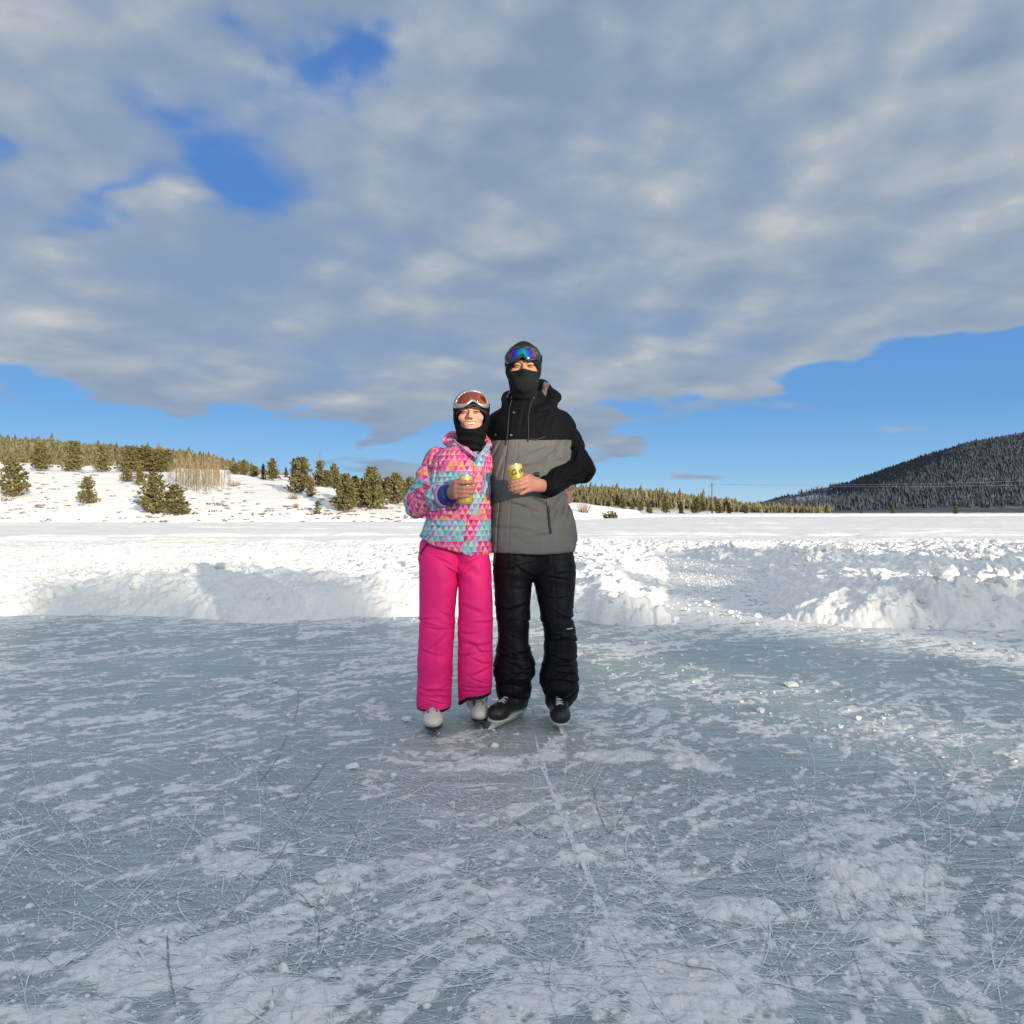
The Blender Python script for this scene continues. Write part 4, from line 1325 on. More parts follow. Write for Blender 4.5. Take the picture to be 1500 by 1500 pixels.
def knit(name, base, rough=.9):
    m, t, b = bare(name)
    co = t.new('ShaderNodeTexCoord').outputs['Object']
    n = t.noise(co, 25, 4, .6)
    t.l.new(t.mix(n, tuple(x * .7 for x in base), tuple(x * 1.35 for x in base)), b.inputs['Base Color'])
    b.inputs['Roughness'].default_value = rough
    b.inputs['Specular IOR Level'].default_value = .12
    t.l.new(t.bump(t.math('ADD', t.noise(co, 420, 2, .5), t.math('MULTIPLY', n, 1.5)), .35, .003), b.inputs['Normal'])
    return m
M_KNIT = knit('black_fleece', (.0065, .0065, .008))
M_KNIT2 = knit('charcoal_fleece', (.012, .0145, .016))

def cloth_bump(t, co, s1=38.0, s2=9.0, k=.5, d=.006):
    h = t.math('ADD', t.math('MULTIPLY', t.noise(co, s1, 4, .6), .5), t.noise(co, s2, 4, .55, .4))
    return t.bump(h, k, d)

def nylon(name, base, rough=.55, trim=None, k=.5, sheen=.0, spec=.3):
    """ski trouser cloth; the 'trim' attribute marks the dark lining at the hem"""
    m, t, b = bare(name)
    co = t.new('ShaderNodeTexCoord').outputs['Object']
    n = t.noise(co, 5, 4, .6)
    c = t.mix(n, tuple(x * .9 for x in base), tuple(min(1, x * 1.07) for x in base))
    if trim is not None: c = t.mix(t.math('GREATER_THAN', t.attr('trim').outputs['Fac'], 0.0), c, trim)
    t.l.new(c, b.inputs['Base Color'])
    b.inputs['Roughness'].default_value = rough
    b.inputs['Specular IOR Level'].default_value = spec
    b.inputs['Sheen Weight'].default_value = sheen
    mp = t.new('ShaderNodeMapping'); t.put(mp.inputs[0], co); mp.inputs['Scale'].default_value = (1, 1, 2.6)
    t.l.new(cloth_bump(t, mp.outputs[0], 30, 8, k), b.inputs['Normal'])
    return m

def mouth_shape(Q, smile):
    """signed outline of the parted lips seen from the front"""
    x, z = Q[:, 0], Q[:, 2]
    w = .0295 if smile else .024
    half = (.0064 if smile else .0012) * np.sqrt(np.clip(1 - (x / w) ** 2, 0, 1))
    return np.maximum(np.abs(z - (-.0485 + (13.0 if smile else 2.0) * x * x)) - half, np.abs(x) - w)

def head_parts(P, c, s, smile=0.0, top=.103):
    """a head facing the camera; c is between and a little behind the eyes, s scales it"""
    Q = (P - np.asarray(c)) / s
    X = np.abs(Q[:, 0]); S = np.stack([X, Q[:, 1], Q[:, 2]], 1)
    d = s_ell(Q, (0, .012, .035), (.077, .097, top))
    d = smin(d, s_ell(Q, (0, -.018, -.046), (.058, .070, .070)), .03)
    d = smin(d, s_ell(Q, (0, -.062, -.088), (.026, .022, .018)), .022)                 # chin
    d = smin(d, s_ell(S, (.039, -.060, -.016), (.025, .022, .020)), .018)            # cheeks
    d = smin(d, s_cap(S, (.010, -.088, .030), (.044, -.076, .026), .010, .008), .012)  # brow
    d = smax(d, -s_ell(S, (.031, -.102, .012), (.017, .016, .010)), .010)             # eye sockets
    d = smin(d, s_ell(S, (.031, -.080, .011), (.015, .011, .0095)), .004)               # lids
    d = smin(d, s_cap(Q, (0, -.090, .016), (0, -.112, -.016), .0065, .0098), .009)    # nose
    d = smin(d, s_ell(S, (.0105, -.098, -.0205), (.0085, .010, .0075)), .006)
    d = smax(d, -s_ell(S, (.0058, -.107, -.0285), (.0035, .006, .004)), .003)
    w = .022 + .009 * smile
    up = .010 * smile
    d = smin(d, s_ell(Q, (0, -.078, -.047), (.032, .014, .018)), .014)
    mo = mouth_shape(Q, smile)
    d = d - .0018 * np.exp(-(mo / .0032) ** 2) * (Q[:, 1] < -.05)
    d = smax(d, -np.maximum(mo, Q[:, 1] - (-.084 + 9 * Q[:, 0] ** 2)), .0015)
    d = smax(d, -s_cap(S, (.0200, -.101, -.026), (.0345, -.094, -.052), .0016 if smile else .0008, .001), .006)   # smile fold
    d = smin(d, s_ell(S, (.074, .010, .0), (.007, .017, .027)), .006)                    # ears
    return d * s, Q

def head_tone(Q, base, smile=0.0):
    """colour of the skin by place: lips, cheeks, brows' shade"""
    n = len(Q); X = np.abs(Q[:, 0])
    c = np.tile(np.array(base, float), (n, 1))
    def mixin(w, col): 
        w = np.clip(w, 0, 1)[:, None]; return c * (1 - w) + np.array(col) * w
    g = lambda cx, cz, sx, sz: np.exp(-(((X - cx) / sx) ** 2 + ((Q[:, 2] - cz) / sz) ** 2))
    front = Q[:, 1] < -.03
    c = mixin(.55 * g(.040, -.022, .026, .022) * front, (base[0] * 1.0, base[1] * .58, base[2] * .58))
    c = mixin(.45 * g(0, -.020, .013, .012) * front, (base[0], base[1] * .6, base[2] * .6))
    mo = mouth_shape(Q, smile)
    c = mixin(.80 * np.exp(-((mo - .0016) / .0026) ** 2) * front, (base[0] * .85, base[1] * .38, base[2] * .42))
    c = mixin(1.0 * (mo < -.0004) * front, (.06, .012, .012))
    c = mixin(.85 * g(.031, .0105, .013, .0028) * front, (.045, .025, .020))
    c = mixin(.35 * g(.031, .006, .017, .009) * front, (base[0] * .62, base[1] * .50, base[2] * .50))
    brow = np.exp(-((Q[:, 2] - (.0275 - 5.0 * (X - .030) ** 2)) / .0040) ** 2) * sstep(X, .011, .016) * (1 - sstep(X, .044, .050)) * front
    c = mixin(.80 * brow, (.065, .040, .028))
    return c

def head_smooth(P, c, s):
    """the same head under cloth stretched over it"""
    Q = (P - np.asarray(c)) / s
    d = s_ell(Q, (0, .012, .035), (.077, .097, .103))
    d = smin(d, s_ell(Q, (0, -.018, -.046), (.060, .070, .072)), .03)
    d = smin(d, s_ell(Q, (0, -.086, -.012), (.022, .028, .028)), .03)
    d = smin(d, s_ell(Q, (0, -.072, -.080), (.028, .018, .020)), .03)
    return d * s

def hand_on_can(C, axis, side, wrist, grip, can_r=.033, start=192, phis=None, lift=(.030, .0105, -.009, -.027), spread=None):
    """chains of a hand whose fingers close round a can seen from the back of the hand.
    side -1: the palm is at the can's left (image) side; grip: height of the middle of the hand on the can"""
    C = np.asarray(C, float); up = np.asarray(axis, float) / np.linalg.norm(axis)
    ex = np.array([1., 0, 0]) - up * up[0]; ex /= np.linalg.norm(ex); ey = np.cross(up, ex)
    wrist = np.asarray(wrist, float)
    def at(deg, r, h):      # deg 180 = palm side, 270 = toward the camera
        a = R(deg)
        return C + ex * (math.cos(a) * r * (-side)) + ey * math.sin(a) * r + up * (grip + h)
    fingers = []
    for i in range(4):
        tip = (330, 340, 332, 300)[i] if phis is None else phis[i]
        h = lift[i]; r0 = (.0094, .0098, .0094, .0082)[i]
        droop = (spread[i] if spread else (-.001, -.001, 0, .001)[i])
        angs = np.linspace(start + 12, tip, 6)
        pts = [at(a, can_r + r0 * (1.55 if k == 0 else 1.02), h + droop * k) for k, a in enumerate(angs)]
        rad = [r0 * 1.12, r0 * 1.05, r0 * 1.02, r0 * .97, r0 * .93, r0 * .80]
        fingers.append((pts, rad))
    mcp = [f[0][0] for f in fingers]
    thumb = ([wrist + (mcp[0] - wrist) * .25 + up * .012 + ey * .012, at(165, can_r + .020, lift[0] - .002), at(128, can_r + .0115, lift[0] + .010), at(92, can_r + .010, lift[0] + .016)], [.0145, .0130, .0108, .0085])
    return fingers, mcp, thumb

def s_hand(P, hand, wrist, arm_r=.026):
    fingers, mcp, thumb = hand
    wrist = np.asarray(wrist, float)
    d = None
    for i, m in enumerate(mcp):
        e = s_cap(P, wrist + (m - wrist) * .22, m, .0175, .0112)
        d = e if d is None else smin(d, e, .016)
    d = smin(d, s_cap(P, wrist, wrist + (np.mean(mcp, 0) - wrist) * .35, arm_r, .024), .02)
    fd = None
    for pts, rad in fingers:
        e = s_chain(P, pts, rad, .003)
        fd = e if fd is None else smin(fd, e, .0015)
    d = smin(d, fd, .006)
    return smin(d, s_chain(P, *thumb, k=.004), .008)

def can_parts(C, axis, label, h=.128, r=.0325, turn=0.0):
    C = np.asarray(C, float)
    o = empty('beer_can', tuple(C))
    up = Vector(axis).normalized()
    q = up.to_track_quat('Z', 'Y'); e = q.to_matrix()
    # keep the label side toward the camera
    ex = Vector((1, 0, 0)) - up * up.x; ex.normalize(); ey = up.cross(ex)
    o.rotation_euler = Matrix((ex, ey, up)).transposed().to_euler()
    def lathe(prof, seg=40):
        th = np.linspace(0, 2 * np.pi, seg, endpoint=False); V = []
        for (rr, z) in prof: V += [(rr * math.cos(t), rr * math.sin(t), z) for t in th]
        n = len(prof)
        Fc = [(k * seg + i, k * seg + (i + 1) % seg, (k + 1) * seg + (i + 1) % seg, (k + 1) * seg + i) for k in range(n - 1) for i in range(seg)]
        return np.array(V), np.array(Fc)
    m, t, b = bare('can_print')
    z = t.sep(t.new('ShaderNodeTexCoord').outputs['Object'])[2]
    b.inputs['Base Color'].default_value = (.56, .43, .085, 1)
    b.inputs['Metallic'].default_value = .35; b.inputs['Roughness'].default_value = .34
    t.l.new(t.ramp(t.math('ADD', t.math('DIVIDE', z, h), .5), [(0, (.50, .40, .11)), (.12, (.58, .46, .12)), (.16, (.60, .42, .06)), (.84, (.62, .45, .07)), (.88, (.66, .54, .20)), (1, (.66, .54, .20))]), b.inputs['Base Color'])
    alu = mat('aluminium', (.62, .62, .62), .28, .9)
    V, Fc = lathe([(r * .80, -h / 2 + .006), (r * .97, -h / 2 + .012), (r, -h / 2 + .018), (r, h / 2 - .016), (r * .95, h / 2 - .009), (r * .85, h / 2 - .003)])
    link('can_body', fast_mesh('can_body', V, Fc), m, o)
    V, Fc = lathe([(.001, -h / 2 + .006), (r * .62, -h / 2 + .005), (r * .74, -h / 2), (r * .80, -h / 2 + .006)])
    link('can_base', fast_mesh('can_base', V, Fc), alu, o)
    V, Fc = lathe([(r * .85, h / 2 - .003), (r * .87, h / 2), (r * .84, h / 2 + .0012), (r * .78, h / 2 - .002), (r * .74, h / 2 - .004), (.001, h / 2 - .004)])
    link('can_lid', fast_mesh('can_lid', V, Fc), alu, o)
    # lettering bent round the print
    cu = bpy.data.curves.new('lettering', 'FONT'); cu.body = 'Coors'; cu.size = .030; cu.shear = .28; cu.extrude = 0; cu.offset = .0007; cu.space_character = .92
    tmp = bpy.data.objects.new('lettering', cu); COL.objects.link(tmp)
    dg = bpy.context.evaluated_depsgraph_get()
    me = bpy.data.meshes.new_from_object(tmp.evaluated_get(dg)); bpy.data.objects.remove(tmp)
    import bmesh
    bm = bmesh.new(); bm.from_mesh(me)
    bmesh.ops.triangulate(bm, faces=bm.faces)
    for _ in range(2): bmesh.ops.subdivide_edges(bm, edges=[e_ for e_ in bm.edges if e_.calc_length() > .004], cuts=1, use_grid_fill=False)
    a0 = R(turn)
    for v in bm.verts:
        a = -math.pi / 2 + a0 + v.co.x / r; zz = v.co.y + .020 + v.co.x * .12
        v.co = (math.cos(a) * (r + .0006), math.sin(a) * (r + .0006), zz)
    bm.to_mesh(me); bm.free()
    me.materials.clear()
    link('lettering', me, mat('dark_ink', (.020, .030, .055), .5), o)
    # small red mark under the word
    V = []; 
    for i in range(8):
        a = -math.pi / 2 + a0 + (.034 + .016 * i / 7) / r
        V += [(math.cos(a) * (r + .0007), math.sin(a) * (r + .0007), -.004 + .003 * math.sin(i)), (math.cos(a) * (r + .0007), math.sin(a) * (r + .0007), .003 + .001 * i * .3)]
    Fc = [(2 * i, 2 * i + 2, 2 * i + 3, 2 * i + 1) for i in range(7)]
    link('red_mark', fast_mesh('red_mark', V, Fc), mat('red_ink', (.45, .03, .02), .5), o)
    tag(o, label, 'beer can')
    return o

def goggles(parent, f, lens_px, frame_px, lens_m, frame_m, bulge, name='goggles'):
    """ski goggles pushed up on a hat: f is the hat's surface"""
    n = 96
    L = soften(dense(lens_px, n, True), 9, True); O = soften(dense(frame_px, n, True), 9, True)
    # start both outlines at the same bearing
    def roll(A):
        c = (A.min(0) + A.max(0)) / 2; c = np.array([c[0], c[1] - 1.0])
        an = np.arctan2(A[:, 1] - c[1], A[:, 0] - c[0]); k = int(np.argmin(np.abs(an + np.pi / 2)))
        return np.roll(A, -k, 0)
    L, O = roll(L), roll(O)
    g = empty(name, (0, 0, 0), parent)
    Lc = np.array([L[:, 0].mean(), L[:, 1].mean() - 1.5])
    def surf(Q, lift): return on_surface(f, Q, lift=lift)
    rings = [surf(O, .001), surf(O, bulge * .55), surf(O * .75 + L * .25, bulge * .95), surf(O * .25 + L * .75, bulge * 1.05), surf(L, bulge * .90)]
    V = np.concatenate(rings); i = np.arange(n); j = (i + 1) % n
    Fc = np.concatenate([np.stack([k * n + i, k * n + j, (k + 1) * n + j, (k + 1) * n + i], 1) for k in range(len(rings) - 1)])
    pl = np.array([0., 0, 0]); p = parent
    while p is not None: pl += np.array(p.location); p = p.parent
    link('frame', fast_mesh('frame', V - pl, Fc), frame_m, g)
    fr = [1.0, .8, .6, .4, .2]
    rings = [surf(Lc + (L - Lc) * k, bulge * .90 + bulge * .25 * (1 - k * k)) for k in fr] + [surf(Lc[None], bulge * 1.15)]
    V = np.concatenate(rings)
    Fq = np.concatenate([np.stack([k * n + i, k * n + j, (k + 1) * n + j, (k + 1) * n + i], 1) for k in range(len(fr) - 1)])
    Ft = np.stack([4 * n + i, 4 * n + j, np.full(n, 5 * n), np.full(n, 5 * n)], 1)
    U = np.concatenate([Lc + (L - Lc) * k for k in fr] + [Lc[None]])
    me = bpy.data.meshes.new('lens')
    me.from_pydata((V - pl).tolist(), [], Fq.tolist() + [tuple(x[:3]) for x in Ft.tolist()])
    me.polygons.foreach_set('use_smooth', np.full(len(me.polygons), True))
    uv = np.zeros((len(V), 3), np.float32)
    uv[:, 0] = (U[:, 0] - L[:, 0].min()) / np.ptp(L[:, 0]); uv[:, 1] = (U[:, 1] - L[:, 1].min()) / np.ptp(L[:, 1])
    me.attributes.new('lens', 'FLOAT_VECTOR', 'POINT').data.foreach_set('vector', uv.ravel())
    link('lens', me, lens_m, g)
    return g

def foot_frame(tip, heading, roll=0.0, s=1.0):
    a = R(heading)
    fw = np.array([math.sin(a), -math.cos(a), 0]); rt = np.array([math.cos(a), math.sin(a), 0])     # forward, and to the right of the picture
    cr, sr = math.cos(R(roll)), math.sin(R(roll))
    up = np.array([0, 0, 1.]) * cr + rt * sr; rt2 = rt * cr - np.array([0, 0, 1.]) * sr
    org = np.array(tip) - fw * .125 * s
    M3 = np.stack([rt2, fw, up])         # rows: local x, y, z
    return lambda L: org + (np.asarray(L, float) * s) @ M3

def skate(parent, tip, heading, style, roll=0.0, s=1.0):
    """an ice skate: tip = where the front of the blade meets the ice, heading in degrees (0 faces the camera, + turns to the right of the picture)"""
    e = empty('ice_skate', (0, 0, 0), parent)
    pl = np.array(parent.location)
    Wg = foot_frame(tip, heading, roll, s)
    W = lambda L: Wg(L) - pl
    fig = style == 'figure'
    z0 = .046 if fig else .052
    def boot(P):
        d = s_ell(P, (0, .094, z0 + .025), (.041, .054, .031))                        # toe
        d = smin(d, s_cap(P, (0, .070, z0 + .028), (0, -.03, z0 + .055), .036, .041), .03)
        d = smin(d, s_cap(P, (0, -.10, z0 + .040), (0, -.05, z0 + .055), .036, .042), .03)
        d = smin(d, s_cap(P, (0, -.05, z0 + .06), (0, -.065, z0 + .20), .045, .052), .035)
        d = smax(d, z0 - P[:, 2], .004)
        d = smin(d, s_cap(P, (0, .062, z0 + .038), (0, -.025, z0 + .085), .019, .026), .018)   # tongue
        if not fig:
            d = smin(d, smax(s_ell(P, (0, .096, z0 + .026), (.0435, .055, .0345)), .084 - P[:, 1], .006), .003)   # toe cap
        d = d + .0010 * vnoise(P * 60, 5)
        return d
    V, Fc = isosurface(boot, (-.075, -.16, z0 - .01), (.075, .165, z0 + .25), .0035, 1)
    link('boot', fast_mesh('boot', W(V), Fc), M_BOOTW if fig else M_BOOTB, e)
    # sole
    th = np.linspace(0, 2 * np.pi, 40, endpoint=False)
    prof = []
    for t in th:
        y = .146 * math.sin(t) - .002; w = (.043 + .004 * math.sin(t)) * (1 - .25 * math.exp(-((y + .02) / .05) ** 2))
        prof.append((w * np.sign(math.cos(t)) * abs(math.cos(t)) ** .75, y))
    prof = np.array(prof)
    zt, zb = z0 + .001, z0 - (.008 if fig else .006)
    V = np.concatenate([np.c_[prof * 1.0, np.full(40, zt)], np.c_[prof * 1.03, np.full(40, zt - .002)], np.c_[prof * 1.0, np.full(40, zb)], [[0, 0, zt]], [[0, 0, zb]]])
    i = np.arange(40); j = (i + 1) % 40
    Fq = np.concatenate([np.stack([k * 40 + j, k * 40 + i, (k + 1) * 40 + i, (k + 1) * 40 + j], 1) for k in range(2)] + [np.stack([i, j, np.full(40, 120), np.full(40, 120)], 1), np.stack([80 + j, 80 + i, np.full(40, 121), np.full(40, 121)], 1)])
    Parts().add(W(V), Fq).build('sole', M_SOLE if fig else M_HOLDER, e)
    def plate(poly, w, nm, m):       # poly of (y, z), thickness w
        n = len(poly); A = np.array(poly)
        V = np.concatenate([np.c_[np.full(n, -w / 2), A], np.c_[np.full(n, w / 2), A]])
        me = bpy.data.meshes.new(nm)
        me.from_pydata(W(V).tolist(), [], [tuple(range(n)), tuple(range(2 * n - 1, n - 1, -1))] + [(k, k + n, (k + 1) % n + n, (k + 1) % n) for k in range(n)])
        return link(nm, me, m, e)
    if fig:
        plate([(.128, .004), (.136, .012), (.132, .022), (.122, .026), (.10, .028), (.09, z0 - .009), (.062, z0 - .009), (.055, .030), (-.06, .030), (-.07, z0 - .009), (-.11, z0 - .009), (-.12, .028), (-.145, .022), (-.150, .010), (-.13, .001), (-.05, -.002), (.05, -.002), (.11, .001)], .0045, 'blade', M_STEEL)
        for k in range(4):     # toe pick
            plate([(.126, .004 + .004 * k), (.134 + .002 * k, .003 + .005 * k), (.130, .010 + .004 * k)], .010, 'toe_pick', M_STEEL)
    else:
        p = Parts()
        ring = lambda y, z, w, l: [(-w, y - l, z), (w, y - l, z), (w, y + l, z), (-w, y + l, z)]
        for (yc, l0, l1) in ((.085, .045, .058), (-.085, .040, .052)):
            V = np.array(ring(yc, zb, .026, l0) + ring(yc, .034, .010, l0 * .8) + ring(yc + (.012 if yc > 0 else -.012), .014, .0055, l1))
            Fq = [(k + a, k + (a + 1) % 4, k + 4 + (a + 1) % 4, k + 4 + a) for k in (0, 4) for a in range(4)] + [(3, 2, 1, 0), (8, 9, 10, 11)]
            p.add(W(V), np.array(Fq))
        V = np.array(ring(0, .026, .006, .13) + ring(0, .014, .005, .142)); p.add(W(V), np.array([(a, (a + 1) % 4, 4 + (a + 1) % 4, 4 + a) for a in range(4)] + [(3, 2, 1, 0), (4, 5, 6, 7)]))
        p.build('blade_holder', M_HOLDER, e, smooth=False)
        plate([(.146, .020), (.150, .015), (.140, .006), (.11, .001), (.05, -.002), (-.05, -.002), (-.12, .001), (-.146, .008), (-.150, .016), (-.14, .018)], .0045, 'blade', M_STEEL)
    # laces
    p = Parts(); ey = Parts()
    n_l = 6 if fig else 5
    for k in range(n_l):
        y = (.086 if fig else .078) - k * (.0145 if fig else .0125); z = z0 + .066 + k * (.0115 if fig else .010) + (0 if fig else .004)
        for sgn in ((-1, 1) if fig else (-1, 1)):
            xs = np.linspace(-.023, .023, 7)
            pts = np.stack([xs, y + sgn * xs * (.28 if fig else .12) - (0 if fig else .004 * (sgn > 0)), z + .012 - 14.0 * xs ** 2 + (0 if fig else .002)], 1)
            pts = [q for q in pts]
            # settle onto the boot
            Q = np.array(pts)
            for _ in range(12):
                dd = boot(Q); g = np.zeros_like(Q)
                for ax in range(3):
                    o = np.zeros(3); o[ax] = .001; g[:, ax] = (boot(Q + o) - boot(Q - o)) / .002
                Q = Q - g * (dd - .0012)[:, None] * .7
            p.tube(W(Q), .0026 * s, 5)
            for q in (Q[0], Q[-1]): ey.tube(W(np.stack([q - (0, 0, .001), q + (0, .0006, .0026)])), .0036 * s, 7)
    p.build('laces', M_LACEW if fig else M_LACEG, e)
    ey.build('eyelets', M_EYELET, e)
    return e

M_BOOTW = mat('white_leather', (.62, .59, .56), .42, noise=(9, .10), bump=(40, .15, .002))
M_BOOTB = mat('black_boot', (.010, .010, .011), .45, noise=(12, .4), bump=(90, .3, .002))
M_SOLE = mat('dark_sole', (.018, .018, .022), .4)
M_HOLDER = mat('white_holder', (.60, .60, .57), .4, noise=(8, .12))
M_STEEL = mat('steel', (.55, .55, .56), .25, .95)
M_LACEW = mat('white_lace', (.50, .47, .46), .8)
M_EYELET = mat('eyelet_metal', (.06, .06, .062), .4, .6)
M_LACEG = mat('grey_lace', (.55, .52, .53), .8)
M_STUD = mat('snap_metal', (.20, .19, .18), .38, .8)
M_BLACK = mat('black_trim', (.012, .012, .014), .6)
M_SEAM = mat('seam_shadow_thread', (.045, .045, .048), .8)

def fold(P, s, seed): return vnoise(P * s, seed)

def wrinkles(P, rows, back):
    """pinched folds in cloth on the side toward the camera: rows of x, y (pixels), depth, angle, half length, width, depth of fold, bow"""
    out = np.zeros(len(P)); fr = P[:, 1] < back
    Q = P[fr]; o = np.zeros(len(Q))
    for (x, y, dd, ang, L, w, dep, bow) in rows:
        c = px(x, y, dd); ca, sa = math.cos(R(ang)), math.sin(R(ang))
        ex = Q[:, 0] - c[0]; ez = Q[:, 2] - c[2]
        near = (np.abs(ex) < 3 * L) & (np.abs(ez) < 3 * L)
        ex, ez = ex[near], ez[near]
        al = ex * ca + ez * sa; ac = -ex * sa + ez * ca + bow * (ex * ca + ez * sa) ** 2
        o[near] += dep * (np.exp(-(ac / w) ** 2) - .75 * np.exp(-((ac - 1.9 * w) / (1.4 * w)) ** 2)) * np.exp(-(al / L) ** 2)
    out[fr] = o
    return out

def fold_rows(seed, n, xs, ys, d, L=(.03, .08), dep=(.003, .007), ang=16, w=(.004, .009)):
    rg = np.random.default_rng(seed)
    return [(rg.uniform(*xs), ys[0] + (ys[1] - ys[0]) * rg.random() ** .75, d, rg.normal(0, ang), rg.uniform(*L), rg.uniform(*w), rg.uniform(*dep), rg.normal(0, 2.5)) for _ in range(n)]

def creases(P, sc, seed, amp):
    n = vnoise(P * sc, seed) + .35 * vnoise(P * (np.asarray(sc) * 2.1), seed + 1)
    return amp * (.42 - np.abs(n) ** .62)          # soft puffs meeting in sharp valleys

# ======================================================== the man
def build_man():
    base = empty('person', (px(782, 1078, 3.5)[0], MY + .02, 0))
    tag(base, 'tall man in a black and grey hooded jacket, black balaclava and black hockey skates', 'person')
    d = MY
    hc = px(767, 544, 3.46) + np.array([0, .0, 0]); hs = .98
    neck = px(768, 585, 3.53)
    sh_r = px(818, 620, 3.56); el_r = px(857, 690, 3.56); wr_r = px(795, 711.5, 3.345)       # his left arm, at the right of the picture
    sh_l = px(736, 622, 3.58); el_l = px(664, 690, 3.72); wr_l = px(640, 745, 3.64)
    can_c = px(757, 701, 3.265); can_ax = np.array([-.16, -.12, .97]); can_ax /= np.linalg.norm(can_ax)
    hand = hand_on_can(can_c, can_ax, 1, wr_r + np.array([-.006, -.004, 0]), -.024, start=196, phis=(318, 330, 335, 262), spread=(-.0026, -.0022, -.0018, -.0020), lift=(.024, .0065, -.0115, -.032))

    FEET = [(px(822.5, 1077, CH * F / (1077 - 750)) * (1, 1, 0), 2, 'hockey', -1, 1.08), (px(721, 1071, CH * F / (1071 - 750)) * (1, 1, 0), -31, 'hockey', 8, 1.08)]
    body_T = px_stack([(806, 740, 820, d, .07), (760, 732, 826, d, .095), (700, 730, 818, d, .10), (640, 730, 822, d, .105), (612, 738, 814, d, .09), (596, 752, 786, d, .06)])
    def f_body(P):
        h, _ = head_parts(P, hc, hs)
        b = s_stack(P, body_T)
        b = smin(b, s_cap(P, neck + (0, 0, -.04), hc + np.array([0, .02, -.06]), .055, .050), .04)
        b = smin(b, h, .02)
        for (s, e, w) in ((sh_r, el_r, wr_r), (sh_l, el_l, wr_l)):
            b = smin(b, s_chain(P, [s, e, w], [.045, .036, .026], .02), .03)
        b = smin(b, s_hand(P, hand, wr_r + np.array([-.006, -.004, 0]), .027), .012)
        # the other hand lies flat behind the woman
        q = wr_l + np.array([-.02, -.01, -.09])
        b = smin(b, s_cap(P, wr_l, q, .026, .030), .02)
        for k in range(4): b = smin(b, s_chain(P, [q + np.array([-.024 + .016 * k, -.004, 0]), q + np.array([-.03 + .02 * k, -.012, -.04]), q + np.array([-.032 + .021 * k, -.018, -.07])], [.010, .009, .008], .004), .006)
        b = smin(b, s_chain(P, [wr_l + (.02, 0, -.02), wr_l + (.045, -.01, -.05), wr_l + (.05, -.015, -.085)], [.014, .012, .009], .004), .01)
        hipz = px(0, 830, d)[2]
        for (hx, kx, ft) in ((752, 752, FEET[1]), (812, 820, FEET[0])):
            W = foot_frame(ft[0], ft[1], ft[3], ft[4])
            b = smin(b, s_chain(P, [px(hx, 825, d), px(kx, 915, d - .02), W((0, -.062, .20)), W((0, -.055, .105)), W((0, .07, .085))], [.048, .045, .034, .030, .026], .03), .04)
        return b
    V, Fc = isosurface(f_body, (-.45, 3.15, .05), (.42, 3.85, 1.95), .0034)
    Q = (V - hc) / hs
    tone = np.tile(np.array([.48, .215, .155]), (len(V), 1))
    hd = (np.abs(Q) < (.1, .13, .15)).all(1)
    tone[hd] = head_tone(Q[hd], (.50, .275, .175))
    flush('body', V, Fc, M_SKIN, base, {'tone': tone})

    # ---- balaclava
    hat_T = curve_table([(-.135, .0, .010, .050, .056), (-.105, 0, -.004, .056, .068), (-.07, 0, -.010, .066, .084), (-.03, 0, -.004, .074, .094), (.0, 0, .004, .082, .100), (.05, 0, .012, .086, .108), (.085, 0, .016, .078, .100), (.115, 0, .020, .055, .075), (.135, .0, .02, .030, .040), (.147, .0, .02, .010, .014)])
    def f_hat_solid(P):
        Q = (P - hc) / hs
        b = s_stack(Q, hat_T, 2.1, .01) * hs
        h, _ = head_parts(P, hc, hs)
        b = smin(smin(b, head_smooth(P, hc, hs) - .007, .012), h - .0035, .006)
        b = smin(b, s_cap(P, neck + (0, 0, -.03), hc + np.array([0, .02, -.08]), .066, .058), .03)
        b += .0022 * vnoise(Q * (14, 14, 30), 3) + .0014 * vnoise(Q * 45, 4)
        return b
    def opening_m(P):
        Q = (P - hc) / hs
        x = Q[:, 0]; z = Q[:, 2]
        bottom = -.0125 + .003 * np.exp(-(x / .012) ** 2) - .3 * x * x * 0
        top = .036 - 8.0 * (x - .004) ** 2
        return smax(smax(bottom - z, z - top, .006), smax(np.abs(x + .0) - .066, Q[:, 1] + .035, .006), .006)
    def f_hat(P):
        s = f_hat_solid(P); o = opening_m(P)
        return smax(s, -o, .004)
    V, Fc = isosurface(f_hat, hc - (.12, .15, .17), hc + (.12, .16, .17), .0028)
    flush('balaclava', V, Fc, M_KNIT2, base)
    # rolled edge over the mask and small eyes
    for sgn in (-1, 1):
        c = hc + hs * np.array([sgn * .031, -.0885, .0105])
        p = Parts(); x = np.linspace(-.013, .013, 9)
        p.tube(np.stack([c[0] + x, c[1] - .0025 + 12 * x * x, c[2] - 9 * x * x + .001], 1), [.0008, .0016, .0022, .0025, .0026, .0025, .0022, .0016, .0008], 6)
        flush('eye', np.concatenate(p.V), np.concatenate(p.F), mat('dark_eye', (.022, .014, .010), .3), base)

    # ---- goggles
    m, t, b = bare('mirror_lens')
    sx = t.sep(t.attr('lens').outputs['Vector'])
    u = t.math('ABSOLUTE', t.math('SUBTRACT', sx[0], .5))
    wv = t.noise(t.attr('lens').outputs['Vector'], 5.0, 4, .6, 1.0)
    u2 = t.math('ADD', u, t.math('MULTIPLY', t.math('SUBTRACT', wv, .5), .10))
    u2 = t.math('ADD', u2, t.math('MULTIPLY', t.math('SUBTRACT', .5, sx[1]), .14))
